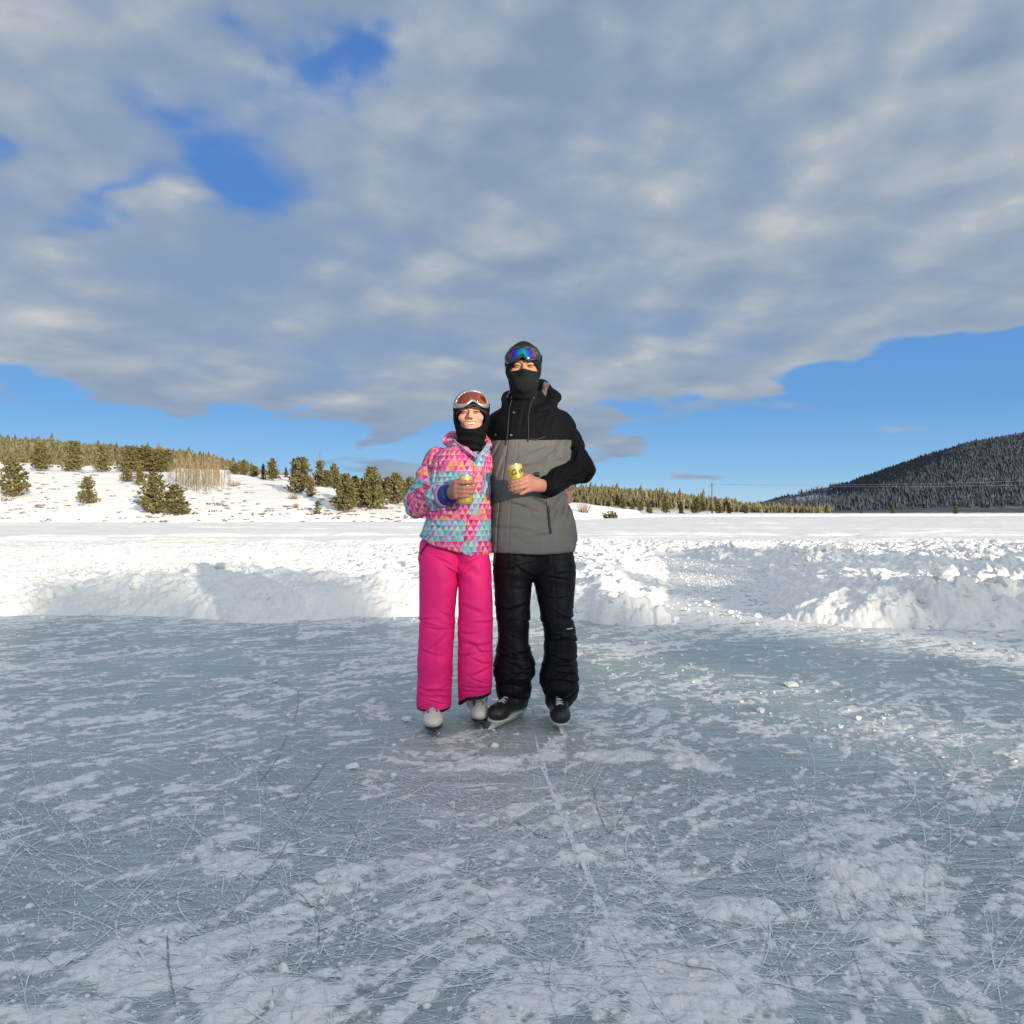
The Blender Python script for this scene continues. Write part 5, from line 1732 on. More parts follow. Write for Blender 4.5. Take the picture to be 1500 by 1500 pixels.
    t.l.new(t.ramp(u2, [(0.0, (.02, .40, .30)), (.10, (.015, .30, .36)), (.20, (.02, .12, .52)), (.29, (.06, .04, .50)), (.36, (.20, .03, .32)), (.43, (.26, .12, .06)), (.5, (.14, .11, .05))]), b.inputs['Base Color'])
    b.inputs['Metallic'].default_value = .85; b.inputs['Roughness'].default_value = .12
    lens_px = [(744.5, 523), (744, 520.5), (747.5, 514.5), (755, 510.6), (763, 509.4), (772, 509.4), (780, 511), (786, 516), (787, 520), (784, 523.5), (778, 526), (773.5, 527), (770.5, 524), (767, 519.5), (764, 517.8), (761, 519.5), (758, 524), (755, 526.5), (750, 527), (746, 525.5)]
    frame_px = [(740, 532), (738.5, 526), (740, 519), (746, 511.5), (754, 508), (764, 506.8), (774, 506.8), (784, 509.5), (791, 516), (793, 523), (791, 527), (784, 528), (777, 529.5), (772, 529.5), (768, 526), (764.2, 522.5), (761, 526), (757, 531), (750, 533), (743, 533.5)]
    gm = mat('goggle_frame', (.014, .015, .016), .4, noise=(20, .3))
    g = goggles(base, f_hat_solid, lens_px, frame_px, m, gm, .017)
    p = Parts()
    for pts in ([(793, 520), (796.5, 520), (799, 521)], [(740, 527), (737.5, 528), (735, 529)]):
        pass
    ang = np.linspace(-.12, np.pi + .12, 40)
    ring = np.stack([hc[0] + .0845 * np.cos(ang), hc[1] + .014 + .106 * np.sin(ang), hc[2] + .050 + .012 * np.cos(ang) + 0 * ang], 1)
    a = ring + (0, 0, .014); b_ = ring - (0, 0, .014); out = (ring - (hc + (0, .02, .05))); out[:, 2] = 0; out /= np.linalg.norm(out, axis=1)[:, None]
    V = np.concatenate([a + out * .004, b_ + out * .004, a - out * .004, b_ - out * .004]); n = 40; i = np.arange(n - 1)
    Fq = np.concatenate([np.stack([x * n + i, x * n + i + 1, y * n + i + 1, y * n + i], 1) for x, y in ((0, 1), (1, 3), (3, 2), (2, 0))])
    link('strap', fast_mesh('strap', V - np.array(base.location), Fq), gm, g)

    # ---- jacket
    JT = px_stack([(809, 718, 843, d, .150), (803, 717, 844.5, d, .152), (785, 718, 844, d, .145), (760, 718, 841, d, .142), (738, 718, 833, d, .138), (705, 716, 828, d, .138), (670, 714, 832, d, .140), (640, 714, 836, d, .138), (622, 717, 836, d, .128), (608, 723, 830, d, .112), (598, 736, 815, d, .100), (590, 745, 800, d, .09), (578, 750, 792, d, .07)])
    sl_r, sl_e, sl_w = px(823, 624, 3.57), px(850, 689, 3.555), px(803, 711, 3.37)
    JF = [(812, 662, 3.45, 62, .06, .008, .007, 2), (800, 672, 3.43, 48, .06, .008, .007, 2), (786, 662, 3.42, 22, .07, .009, .006, 1), (770, 684, 3.42, 15, .06, .008, .005, 1), (790, 735, 3.42, -24, .06, .008, .007, 1), (765, 742, 3.42, -18, .05, .007, .006, 1), (823, 745, 3.45, 72, .05, .007, .008, 0), (831, 752, 3.48, 80, .05, .006, .008, 0), (815, 748, 3.44, 58, .05, .007, .007, 0), (740, 735, 3.42, 12, .04, .006, .005, 0),
          (760, 775, 3.42, -8, .09, .009, .004, 1), (790, 785, 3.42, 9, .08, .008, .004, 1), (735, 680, 3.42, 70, .06, .007, .005, 0), (726, 660, 3.43, 60, .05, .007, .005, 0),
          (845, 660, 3.50, 62, .05, .008, .007, 0), (838, 640, 3.50, 55, .05, .008, .006, 0), (846, 697, 3.48, 30, .05, .008, .008, 0), (838, 706, 3.46, 10, .04, .007, .008, 0), (826, 700, 3.44, 62, .04, .007, .007, 0), (812, 706, 3.42, 75, .04, .006, .006, 0), (805, 620, 3.47, 70, .05, .008, .005, 0), (800, 605, 3.47, 30, .04, .008, .005, 0), (765, 615, 3.45, 80, .05, .007, .004, 0)]
    def f_jacket(P):
        tor = s_stack(P, JT, 2.35, .012)
        up = s_cap(P, sl_r, sl_e, .066, .061); fo = s_cap(P, sl_e, sl_w, .062, .049)
        fo = smax(fo, (P - px(795, 711.5, 3.345)) @ ((sl_w - sl_e) / np.linalg.norm(sl_w - sl_e)) - .012, .006)
        arm = smin(up, fo, .03)
        b = smin(tor, arm, .028)
        # the arm behind the woman
        la = s_chain(P, [px(737, 628, 3.58), el_l + (0, .0, .0), wr_l + (.008, 0, .03)], [.070, .058, .048], .03)
        b = smin(b, la, .05)
        # collar and the hood lying on the shoulders
        cT = [(604, 741, 803, 3.545, .100), (592, 740, 801, 3.54, .096), (580, 742, 799, 3.535, .092), (574, 746, 797, 3.54, .088)]
        b = smin(b, np.maximum(s_stack(P, f_jacket.cT, 2.1, .008), -s_stack(P, f_jacket.cI, 2.1, .002)), .012)
        hd = s_chain(P, [px(741, 594, 3.50), px(746, 585, 3.62), px(768, 573, 3.70), px(793, 569, 3.66), px(808, 584, 3.58), px(805, 597, 3.475), px(790, 601, 3.45)], [.018, .032, .038, .040, .036, .028, .017], .02)
        b = smin(b, hd, .018)
        # folds
        am = np.clip(1 - np.abs(tor) / .05, 0, 1)
        w = P + .02 * np.stack([vnoise(P * 9, 1), vnoise(P * 9, 2), vnoise(P * 9, 3)], 1)
        b = b + .005 * vnoise(w * (7, 7, 13), 11) + creases(w, (9, 7, 13), 12, .008) * (.5 + 1.2 * (arm < tor)) + wrinkles(P, JF, d + .02)
        t = (P[:, 2] - px(0, 722, d)[2])
        diag = np.sin((P[:, 0] * .55 - P[:, 2]) * 95 + 3 * vnoise(P * 8, 6)) * np.exp(-(t / .10) ** 2) * sstep(P[:, 0], .08, .24)
        b = b + .0035 * diag
        # bunched rings in the sleeve near the elbow
        al = (P - sl_e) @ ((sl_w - sl_e) / np.linalg.norm(sl_w - sl_e))
        b = b + .004 * np.sin(al * 85 + 2.5 * vnoise(P * 12, 8)) * np.exp(-((al - .03) / .06) ** 2) * (arm < tor)
        # seams: front flap and hem
        xs = P[:, 0] - np.interp(P[:, 2], f_jacket.seam[1], f_jacket.seam[0])
        frontm = (P[:, 1] < d) & (P[:, 2] < px(0, 600, 3.42)[2])
        b = b + .0045 * np.exp(-(xs / .0032) ** 2) * frontm
        xs2 = P[:, 0] - np.interp(P[:, 2], f_jacket.seam2[1], f_jacket.seam2[0])
        b = b + .0022 * np.exp(-(xs2 / .0028) ** 2) * frontm
        b = b + .0022 * np.exp(-((P[:, 2] - px(0, 796, 3.42)[2]) / .003) ** 2)
        yl = P[:, 2] - f_jacket.yoke(P)
        b = b - .0022 * sstep(yl, -.002, .002) * (arm > tor)
        return b
    f_jacket.cT = px_stack([(604, 741, 803, 3.545, .100), (592, 740, 801, 3.54, .096), (580, 742, 799, 3.535, .092), (575, 746, 797, 3.54, .088)])
    f_jacket.cI = px_stack([(604, 747, 796, 3.545, .080), (592, 746, 795, 3.54, .078), (580, 747, 794, 3.535, .078), (570, 748, 793, 3.54, .078)])
    sm = [(748, 603), (746, 630), (744, 645), (738, 690), (733, 725), (729, 765), (727, 809)]
    q = np.array([px(x, y, 3.415) for x, y in sm])[::-1]; f_jacket.seam = (q[:, 0], q[:, 2])
    sm = [(760, 603), (759, 645), (757, 672), (755, 690), (748, 740), (745, 780), (744, 809)]
    q = np.array([px(x, y, 3.415) for x, y in sm])[::-1]; f_jacket.seam2 = (q[:, 0], q[:, 2])
    yx = np.array([(714, 644), (740, 644.5), (760, 644), (790, 645), (818, 644), (840, 642)])
    yq = np.array([px(x, y, 3.42) for x, y in yx])
    f_jacket.yoke = lambda P: np.interp(P[:, 0], yq[:, 0], yq[:, 2])
    V, Fc = isosurface(f_jacket, (-.48, 3.18, .82), (.46, 3.86, 1.68), .0042)
    arm = np.minimum(s_cap(V, sl_r, sl_e, .066, .061), s_cap(V, sl_e, sl_w, .062, .049))
    tor = s_stack(V, JT, 2.35, .012)
    la = s_chain(V, [px(737, 628, 3.58), el_l, wr_l + (.008, 0, .03)], [.070, .058, .048], .03)
    black = np.maximum(np.maximum((V[:, 2] - f_jacket.yoke(V)) / .004, (tor - arm) / .004), (tor - la - .01) / .004)
    # sleeve seam: where the black sleeve meets the grey chest
    m, t, b = bare('jacket_cloth')
    co = t.new('ShaderNodeTexCoord').outputs['Object']
    bk = t.math('GREATER_THAN', t.attr('black').outputs['Fac'], 0.0)
    mp = t.new('ShaderNodeMapping'); t.put(mp.inputs[0], co); mp.inputs['Scale'].default_value = (1, 1, .25)
    th = t.noise(mp.outputs[0], 420, 2, .6); th2 = t.noise(co, 35, 5, .65)
    grey = t.mix(th, (.075, .0765, .078), (.20, .20, .198))
    grey = t.mix(t.math('MULTIPLY', th2, .5), grey, (.12, .12, .12))
    t.l.new(t.mix(bk, grey, (.0024, .0026, .0048)), b.inputs['Base Color'])
    b.inputs['Roughness'].default_value = .75; b.inputs['Specular IOR Level'].default_value = .14
    t.l.new(cloth_bump(t, co, 40, 11, .55, .006), b.inputs['Normal'])
    jk = flush('jacket', V, Fc, m, base, {'black': black})
    for (x, y, r) in ((734, 747, .0058), (735.5, 801, .0058), (749, 637.5, .0058), (753, 604.5, .0052), (750, 582, .0062), (787, 645.5, .0035), (726, 637, .004)):
        flush('snap', *disc(f_jacket, (x, y), r), M_STUD, jk if False else base)
    # eyelet ring of the hood cord and the cords
    V, Fc = disc(f_jacket, (780.5, 581.5), .0095, .004); flush('eyelet', V, Fc, mat('gunmetal', (.05, .05, .052), .35, .7), base)
    for pts in ([(780.5, 583), (777, 592), (773.5, 610), (774, 630), (773.5, 647)], [(750, 585), (746, 598), (744.5, 615), (743.5, 634), (741, 652)]):
        P = on_surface(f_jacket, dense(pts, 24), lift=.003)
        flush('drawcord', *tube_np(P, .0028, 6), M_BLACK, base)
    V, Fc = strap(f_jacket, [(802.3, 742), (803.5, 750), (804.5, 765), (806.5, 781)], .0105, .003); flush('pocket_zip', V, Fc, M_BLACK, base)
    V, Fc = strap(f_jacket, [(801.5, 729), (802, 735), (802.5, 742)], .0065, .004, 12); flush('zip_pull', V, Fc, mat('grey_pull', (.17, .17, .17), .5), base)
    V, Fc = strap(f_jacket, [(776, 643), (786, 644), (798, 640)], .006, .003, 20); flush('chest_zip', V, Fc, M_BLACK, base)
    # cuff tab
    V, Fc = strap(f_jacket, [(783, 695.5), (786, 694.5), (790, 695.5)], .02, .006, 10); flush('cuff_tab', V, Fc, M_BLACK, base)
    # patterned hood lining showing beside the neck
    ml, t, b = bare('hood_lining')
    co = t.new('ShaderNodeTexCoord').outputs['Object']
    n = t.noise(co, 75, 4, .65, 1.2)
    t.l.new(t.ramp(n, [(.3, (.03, .025, .03)), (.5, (.10, .075, .08)), (.6, (.24, .20, .20)), (.75, (.06, .045, .05))]), b.inputs['Base Color']); b.inputs['Roughness'].default_value = .85
    V, Fc = strap(f_jacket, [(796, 577), (798, 569), (801, 561)], .030, .004, 14); flush('hood_lining', V, Fc, ml, base)
    V, Fc = strap(f_jacket, [(743.5, 583), (745.5, 577), (750, 572.5)], .006, .004, 14); flush('collar_lining', V, Fc, mat('pale_lining', (.22, .16, .15), .8), base)

    # ---- trousers
    LL = px_stack([(780, 730, 788, d, .10), (800, 724, 788, d, .11), (830, 722, 784, d, .115), (850, 723, 780, d, .105), (880, 725, 778, d - .01, .098), (910, 727.5, 776, d - .01, .094), (935, 729, 774.5, d, .092), (955, 727, 779, d + .01, .098), (972, 724, 783.5, d + .02, .106), (986, 722.5, 784, d + .03, .112), (996, 726, 778, d + .04, .094), (1008, 726, 779, d + .05, .100), (1018, 728, 777.5, d + .09, .092), (1029, 734, 774, d + .12, .080), (1046, 747, 769, d + .15, .055)])
    RL = px_stack([(780, 774, 832, d, .10), (800, 774, 838, d, .11), (830, 777, 843, d, .115), (850, 781, 842.5, d, .108), (880, 787, 841, d - .01, .100), (905, 792, 839, d - .015, .094), (925, 797, 843, d - .005, .094), (945, 796, 844.5, d, .094), (962, 796, 845, d + .01, .096), (975, 793, 845.5, d + .02, .100), (988, 790.5, 847, d + .02, .102), (1003, 793, 848.5, d + .02, .100), (1018, 797, 846.5, d + .06, .090), (1029, 800, 840, d + .09, .078), (1037, 803, 835, d + .12, .06)])
    FOLDS = fold_rows(8, 20, (724, 782), (885, 1024), d - .08, dep=(.003, .008)) + fold_rows(9, 20, (792, 845), (885, 1026), d - .08, dep=(.003, .008)) + fold_rows(10, 8, (724, 840), (812, 880), d - .1, dep=(.002, .004)) + [(768, 838, d - .1, -35, .04, .006, .006, 0), (794, 840, d - .1, 35, .04, .006, .006, 0)]
    HT = px_stack([(780, 738, 826, d, .10), (820, 736, 826, d, .10), (836, 752, 812, d, .085), (848, 768, 794, d, .05)])
    def f_tr(P):
        b = smin(smin(s_stack(P, LL, 2.2, .02), s_stack(P, RL, 2.2, .02), .016), s_stack(P, HT, 2.2, .02), .02)
        z = P[:, 2]; low = 1 - sstep(z, .12, .75)
        w = P + .03 * np.stack([vnoise(P * 7, 31), vnoise(P * 7, 32), vnoise(P * 7, 33)], 1)
        sh = w + np.stack([0 * z, 0 * z, .55 * P[:, 0]], 1)
        b = b + (.002 + .0035 * low) * vnoise(w * (6, 5, 15), 34) + creases(sh, (8, 6, 17), 37, .0055) * (.45 + .9 * low) + wrinkles(P, FOLDS, d + .03)
        cr = np.minimum(np.abs(P[:, 0] - np.interp(z, LL[0], LL[1] - .10 * LL[3])), np.abs(P[:, 0] - np.interp(z, RL[0], RL[1] - .05 * RL[3])))
        b = b + .002 * np.exp(-(cr / .0025) ** 2) * (P[:, 1] < d)
        return b
    V, Fc = isosurface(f_tr, (-.13, 3.3, .06), (.34, 3.85, .98), .0042)
    flush('trousers', V, Fc, nylon('black_ski_cloth', (.0034, .0042, .0085), .55, k=.7, spec=.16), base)
    V, Fc = strap(f_tr, [(830, 921.5), (834, 921), (838.5, 920.3)], .0045, .0015, 10, .002); flush('brand_tag', V, Fc, mat('white_thread', (.5, .5, .5), .6), base)
    base.children[-1].name = 'leg_tag'

    for f in FEET: skate(base, *f)
    can_parts(can_c, can_ax, 'yellow beer can tilted in the man\'s bare hand, held against the grey jacket', turn=-40, h=.132)

# ======================================================== the woman
def triangle_cloth():
    m, t, b = bare('triangle_print')
    co = t.new('ShaderNodeTexCoord').outputs['Object']
    pat = t.sep(t.attr('pat').outputs['Vector'])
    u, v, sh = pat[0], pat[1], pat[2]
    TH, TB = .0245, .031
    r = t.math('DIVIDE', v, TH); row = t.math('FLOOR', r); fv = t.math('SUBTRACT', r, row)
    par = t.math('MULTIPLY', t.math('FLOORED_MODULO', row, 2.0), .5)
    uu = t.math('ADD', t.math('DIVIDE', u, TB), par)
    c1 = t.math('FLOOR', uu); fu = t.math('SUBTRACT', uu, c1)
    dist = t.math('MULTIPLY', t.math('ABSOLUTE', t.math('SUBTRACT', fu, .5)), 2.0)
    up = t.math('LESS_THAN', dist, t.math('SUBTRACT', 1.0, fv))
    c2 = t.math('FLOOR', t.math('ADD', uu, .5))
    idc = t.math('ADD', t.math('MULTIPLY', up, c1), t.math('MULTIPLY', t.math('SUBTRACT', 1.0, up), t.math('ADD', c2, 50.3)))
    wn = t.new('ShaderNodeTexWhiteNoise', noise_dimensions='3D')
    t.put(wn.inputs['Vector'], t.comb(idc, row, t.math('MULTIPLY', up, 7.0)))
    rnd = wn.outputs['Value']
    # bands of pink and of blue, six rows each, shifted on the front flap and pockets
    ph = t.math('FLOORED_MODULO', t.math('ADD', t.math('DIVIDE', row, 9.0), sh), 1.0)
    rn2 = t.new('ShaderNodeTexWhiteNoise', noise_dimensions='1D'); t.put(rn2.inputs['W'], t.math('ADD', row, 3.3))
    pinkdn = t.ramp(rnd, [(0, (.70, .17, .36)), (.30, (.72, .27, .44)), (.52, (.70, .12, .30)), (.72, (.76, .31, .16)), (.88, (.72, .38, .44))], 'CONSTANT')
    pinkup = t.ramp(rnd, [(0, (.46, .012, .14)), (.40, (.54, .03, .20)), (.66, (.50, .06, .28)), (.84, (.62, .20, .10))], 'CONSTANT')
    bludn = t.ramp(rnd, [(0, (.27, .53, .56)), (.25, (.31, .46, .62)), (.48, (.18, .45, .46)), (.66, (.44, .54, .58)), (.82, (.30, .57, .49))], 'CONSTANT')
    bluup = t.ramp(rnd, [(0, (.30, .17, .42)), (.32, (.10, .22, .44)), (.52, (.08, .34, .34)), (.76, (.36, .24, .46)), (.88, (.16, .42, .38))], 'CONSTANT')
    pink = t.mix(up, pinkdn, pinkup); blue = t.mix(up, bludn, bluup)
    col = t.mix(t.math('GREATER_THAN', ph, .5), pink, blue)
    wash = t.noise(co, 45, 4, .7)
    col = t.mix(t.math('MULTIPLY', t.smooth(wash, .45, .75), .35), col, (.64, .54, .60))
    t.l.new(col, b.inputs['Base Color'])
    b.inputs['Roughness'].default_value = .62; b.inputs['Specular IOR Level'].default_value = .25
    t.l.new(cloth_bump(t, co, 45, 12, .55, .006), b.inputs['Normal'])
    return m

def build_woman():
    base = empty('person', (px(664, 1078, 3.4)[0], WY + .02, 0))
    tag(base, 'smiling woman in a pink and teal triangle print jacket, bright pink trousers and white skates', 'person')
    d = WY
    hc = px(690.5, 609.5, 3.41) ; hs = .90
    neck = px(690, 652, 3.44)
    sh_l = px(641, 672, 3.50); el_l = px(611, 738, 3.49); wr_l = px(660, 723, 3.315)         # her right arm, at the left of the picture
    sh_r = px(714, 672, 3.52); el_r = px(752, 735, 3.765); wr_r = px(819, 728, 3.745)           # her left arm behind the man
    can_c = px(682, 718, 3.235); can_ax = np.array([.01, -.03, 1.]); can_ax /= np.linalg.norm(can_ax)
    wq = wr_l + np.array([.006, -.004, 0])
    hand = hand_on_can(can_c, can_ax, -1, wq, .001, start=200, phis=(322, 338, 336, 292), lift=(.031, .010, -.0085, -.029), spread=(.0008, -.0004, -.0004, .0006))
    FEET = [(px(637, 1081, CH * F / (1081 - 750)) * (1, 1, 0), 8, 'figure', -5, 1.02), (px(705.5, 1069, CH * F / (1069 - 750)) * (1, 1, 0), 8, 'figure', -5, 1.02)]
    body_T = px_stack([(805, 640, 704, d, .07), (770, 640, 704, d, .08), (720, 640, 702, d, .085), (690, 642, 702, d, .09), (668, 652, 708, d, .08), (655, 672, 706, d, .055)])
    def f_body(P):
        h, _ = head_parts(P, hc, hs, 1.0, .082)
        b = s_stack(P, body_T)
        b = smin(b, s_cap(P, neck + (0, 0, -.04), hc + np.array([0, .02, -.06]), .048, .044), .04)
        b = smin(b, h, .018)
        b = smin(b, s_chain(P, [sh_l, el_l, wr_l], [.04, .032, .022], .02), .03)
        b = smin(b, s_chain(P, [sh_r, px(735, 715, 3.74), el_r, wr_r], [.04, .034, .032, .023], .02), .03)
        b = smin(b, s_hand(P, hand, wq, .024), .012)
        # her other hand comes round his waist, fingers pointing forward
        palm = px(829.5, 727, 3.67)
        b = smin(b, s_cap(P, wr_r, palm, .022, .024), .02)
        for k in range(4):
            z = .022 - .0155 * k
            b = smin(b, s_chain(P, [palm + np.array([.008, -.02, z * .8]), px(834.5, 726.5, 3.60) + np.array([0, 0, z]), px(831 + .6 * k, 726.5, 3.53) + np.array([.004, 0, z - .003]), px(821 + k, 727, 3.472) + np.array([.0, 0, z - .008])], [.0095, .009, .0085, .007], .003), .0035)
        for (hx, kx, ft) in ((645, 641, FEET[0]), (694, 694, FEET[1])):
            W = foot_frame(ft[0], ft[1], ft[3], ft[4])
            b = smin(b, s_chain(P, [px(hx, 825, d), px(kx, 925, d - .02), W((0, -.062, .20)), W((0, -.055, .105)), W((0, .07, .080))], [.052, .042, .031, .028, .024], .03), .04)
        return b
    V, Fc = isosurface(f_body, (-.52, 3.08, .03), (.36, 3.88, 1.72), .0033)
    Q = (V - hc) / hs
    tone = np.tile(np.array([.44, .190, .150]), (len(V), 1))
    hd = (np.abs(Q) < (.1, .13, .15)).all(1)
    tone[hd] = head_tone(Q[hd], (.66, .37, .275), 1.0)
    flush('body', V, Fc, M_SKIN, base, {'tone': tone})
    # teeth, eyes
    p = Parts()
    xs = np.linspace(-.0255, .0255, 25)
    hf = .0064 * np.sqrt(np.clip(1 - (xs / .0295) ** 2, 0, 1)); zc = -.0485 + 13 * xs ** 2
    top = np.stack([xs, -.0868 + 9 * xs ** 2, zc + hf + .001], 1); bot = np.stack([xs, -.0862 + 9 * xs ** 2, zc - hf * .45 + .0005 * np.cos(xs * 900)], 1)
    back = top + (0, .008, 0); n = 25
    V = np.concatenate([top, bot, back]) * hs + hc; i = np.arange(n - 1)
    Fq = np.concatenate([np.stack([i, n + i, n + i + 1, i + 1], 1), np.stack([2 * n + i, i, i + 1, 2 * n + i + 1], 1)])
    flush('teeth', V, Fq, mat('teeth', (.70, .66, .58), .3), base)
    for sgn in (-1, 1):
        c = hc + hs * np.array([sgn * .031, -.0890, .0110])
        x = np.linspace(-.0125, .0125, 9)
        p = Parts(); p.tube(np.stack([c[0] + x, c[1] - .0015 + 12 * x * x, c[2] - 16 * x * x + .001], 1), [.0006, .0014, .0020, .0023, .0024, .0023, .0020, .0014, .0006], 6)
        flush('eye', np.concatenate(p.V), np.concatenate(p.F), mat('dark_eye', (.022, .014, .010), .3), base)

    # ---- balaclava with a long neck
    hat_T = curve_table([(-.20, .004, .010, .028, .036), (-.185, .003, .008, .046, .056), (-.165, 0, .003, .064, .070), (-.14, 0, .0, .073, .080), (-.11, 0, -.002, .074, .082), (-.07, 0, -.004, .082, .094), (-.03, 0, .0, .090, .100), (.0, 0, .006, .092, .104), (.05, 0, .012, .090, .106), (.080, 0, .014, .080, .098), (.104, 0, .018, .052, .072), (.114, 0, .018, .02, .03)])
    def f_hat_solid(P):
        Q = (P - hc) / hs
        b = s_stack(Q, hat_T, 2.1, .01) * hs
        h, _ = head_parts(P, hc, hs, 1.0, .082)
        b = smin(b, h - .007, .012)
        z = Q[:, 2]
        nk = 1 - sstep(z, -.12, -.06)
        b += .0045 * nk * np.sin(z * 150 + 2.2 * vnoise(Q * 9, 3) + Q[:, 0] * 9) + .002 * vnoise(Q * (16, 16, 30), 4)
        return b
    def opening(P):
        Q = (P - hc) / hs
        return smax(((Q[:, 0] / .0735) ** 2 + ((Q[:, 2] + .0215) / .0535) ** 2) ** .5 * .055 - .055, Q[:, 1] + .015, .006)
    def f_hat(P): return smax(f_hat_solid(P), -opening(P), .005)
    V, Fc = isosurface(f_hat, hc - (.13, .15, .22), hc + (.13, .16, .14), .0028)
    flush('balaclava', V, Fc, M_KNIT, base)
    # wine coloured seam round the face opening
    a = np.linspace(R(28), R(152), 40)
    P = on_surface(f_hat_solid, np.stack([690.3 + 24.6 * np.cos(a), 613.5 - 16.8 * np.sin(a)], 1), lift=.001)
    flush('piping', *tube_np(P, .0030, 6), mat('wine_piping', (.10, .025, .05), .8), base)

    # ---- goggles
    m, t, b = bare('orange_lens')
    vec = t.attr('lens').outputs['Vector']
    mp = t.new('ShaderNodeMapping'); t.put(mp.inputs[0], vec); mp.inputs['Scale'].default_value = (2.6, .9, 1)
    n = t.noise(mp.outputs[0], 3.0, 5, .65, 1.0)
    t.l.new(t.ramp(n, [(.25, (.10, .018, .012)), (.5, (.26, .045, .014)), (.7, (.50, .11, .02))]), b.inputs['Base Color'])
    b.inputs['Metallic'].default_value = .55; b.inputs['Roughness'].default_value = .14
    b.inputs['Coat Weight'].default_value = .6; b.inputs['Coat Roughness'].default_value = .05
    lens_px = [(667.3, 591.3), (670, 585), (675, 578.5), (682, 574.6), (692, 573), (702, 574.5), (709, 579.5), (713, 587), (714, 591.5), (706, 591.6), (700, 588.8), (696, 585.5), (693, 582.8), (690, 585.3), (685, 589.6), (680, 591.4), (673, 591.8)]
    frame_px = [(663, 598), (663.5, 590), (667, 582), (675, 574), (684, 570.8), (692, 569.8), (702, 571), (710, 576.5), (715.5, 586), (717.5, 597), (713, 599), (706, 597.5), (699, 592.5), (693, 587.5), (689, 590), (684, 594.5), (679, 597.5), (672, 599)]
    mf, t, b = bare('silver_frame')
    z = t.sep(t.new('ShaderNodeTexCoord').outputs['Object'])[2]
    b.inputs['Base Color'].default_value = (.36, .36, .37, 1); b.inputs['Metallic'].default_value = .5; b.inputs['Roughness'].default_value = .32
    g = goggles(base, f_hat_solid, lens_px, frame_px, m, mf, .018)
    nose = on_surface(f_hat_solid, dense([(686, 597.5), (693, 591.5), (700, 597.5)], 16), lift=.004)
    loc = np.array(base.location)
    V, Fc = strap(lambda P: f_hat_solid(P) - .004, [(683, 597), (688, 594.5), (693, 592.5), (698, 594.5), (703, 597)], .010, .003, 24)
    link('nose_foam', Parts().add(V - loc, Fc).mesh('nose_foam'), M_BLACK, g)
    ang = np.linspace(-.12, np.pi + .12, 40)
    ring = np.stack([hc[0] + .0805 * np.cos(ang), hc[1] + .010 + .096 * np.sin(ang), hc[2] + .040 + 0 * ang], 1)
    out = ring - (hc + (0, .012, .05)); out[:, 2] = 0; out /= np.linalg.norm(out, axis=1)[:, None]
    a, b_ = ring + (0, 0, .017), ring - (0, 0, .017)
    V = np.concatenate([a + out * .005, b_ + out * .005, a - out * .004, b_ - out * .004]); n = 40; i = np.arange(n - 1)
    Fq = np.concatenate([np.stack([x * n + i, x * n + i + 1, y * n + i + 1, y * n + i], 1) for x, y in ((0, 1), (1, 3), (3, 2), (2, 0))])
    link('strap', fast_mesh('strap', V - loc, Fq), M_BLACK, g)

    # ---- jacket
    JT = px_stack([(826, 622, 719, d, .130), (812, 616, 719.5, d, .134), (795, 611, 719.5, d, .136), (778, 618, 719.5, d, .132), (755, 624, 719, d, .130), (730, 628, 718.5, d, .128), (705, 630, 718, d, .128), (685, 632, 718, d, .128), (670, 637, 717.5, d, .118), (660, 646, 716.5, d, .104), (652, 660, 714, d, .09), (644, 668, 712, d, .08)])
    sl_s, sl_e, sl_w = px(641, 676, 3.505), px(614, 735.5, 3.485), px(648, 727, 3.345)
    fdir = (sl_w - sl_e) / np.linalg.norm(sl_w - sl_e)
    ba = [px(708, 676, 3.52), px(735, 712, 3.745), el_r, wr_r]
    ba_l = [np.linalg.norm(ba[i + 1] - ba[i]) for i in range(3)]
    hem_slope = lambda P: px(0, 816, 3.35)[2] + np.interp(P[:, 0], [-.46, -.40, -.33, -.26, -.18, -.10], [.100, .070, .048, .030, .004, .008])
    zf = [(703, 656), (700, 690), (697, 720), (692, 760), (686, 800), (683, 818)]
    zq = np.array([px(x, y, 3.345) for x, y in zf])[::-1]
    JF = [(636, 668, 3.42, 75, .05, .007, .007, 0), (640, 690, 3.40, 80, .05, .006, .008, 0), (650, 672, 3.38, 60, .05, .007, .005, 0), (622, 712, 3.42, -20, .05, .007, .008, 2), (612, 722, 3.42, -28, .045, .007, .009, 2), (620, 732, 3.40, -8, .045, .006, .007, 0), (630, 742, 3.38, 60, .03, .006, .007, 0), (637, 738, 3.37, 72, .03, .005, .007, 0), (606, 700, 3.45, 40, .05, .008, .007, 0),
          (655, 757, 3.36, -20, .06, .007, .006, 1), (640, 770, 3.37, -35, .05, .007, .006, 0), (700, 760, 3.37, 28, .05, .007, .005, 0), (665, 785, 3.36, 4, .09, .007, .005, 0), (708, 735, 3.38, 70, .05, .006, .006, 0), (670, 690, 3.36, 12, .06, .007, .004, 1), (712, 700, 3.40, 82, .06, .006, .006, 0), (630, 785, 3.38, 10, .06, .006, .006, 0)]
    def torso(P): return smax(s_stack(P, JT, 2.3, .012, lo=False), hem_slope(P) - P[:, 2], .010)
    def sleeve(P):
        up = s_cap(P, sl_s, sl_e, .066, .066); fo = s_cap(P, sl_e, sl_w, .068, .056)
        fo = smax(fo, (P - sl_w) @ fdir - .005, .01)
        return smin(up, fo, .03)
    def back(P): return s_chain(P, ba, [.058, .056, .05, .040], .02)
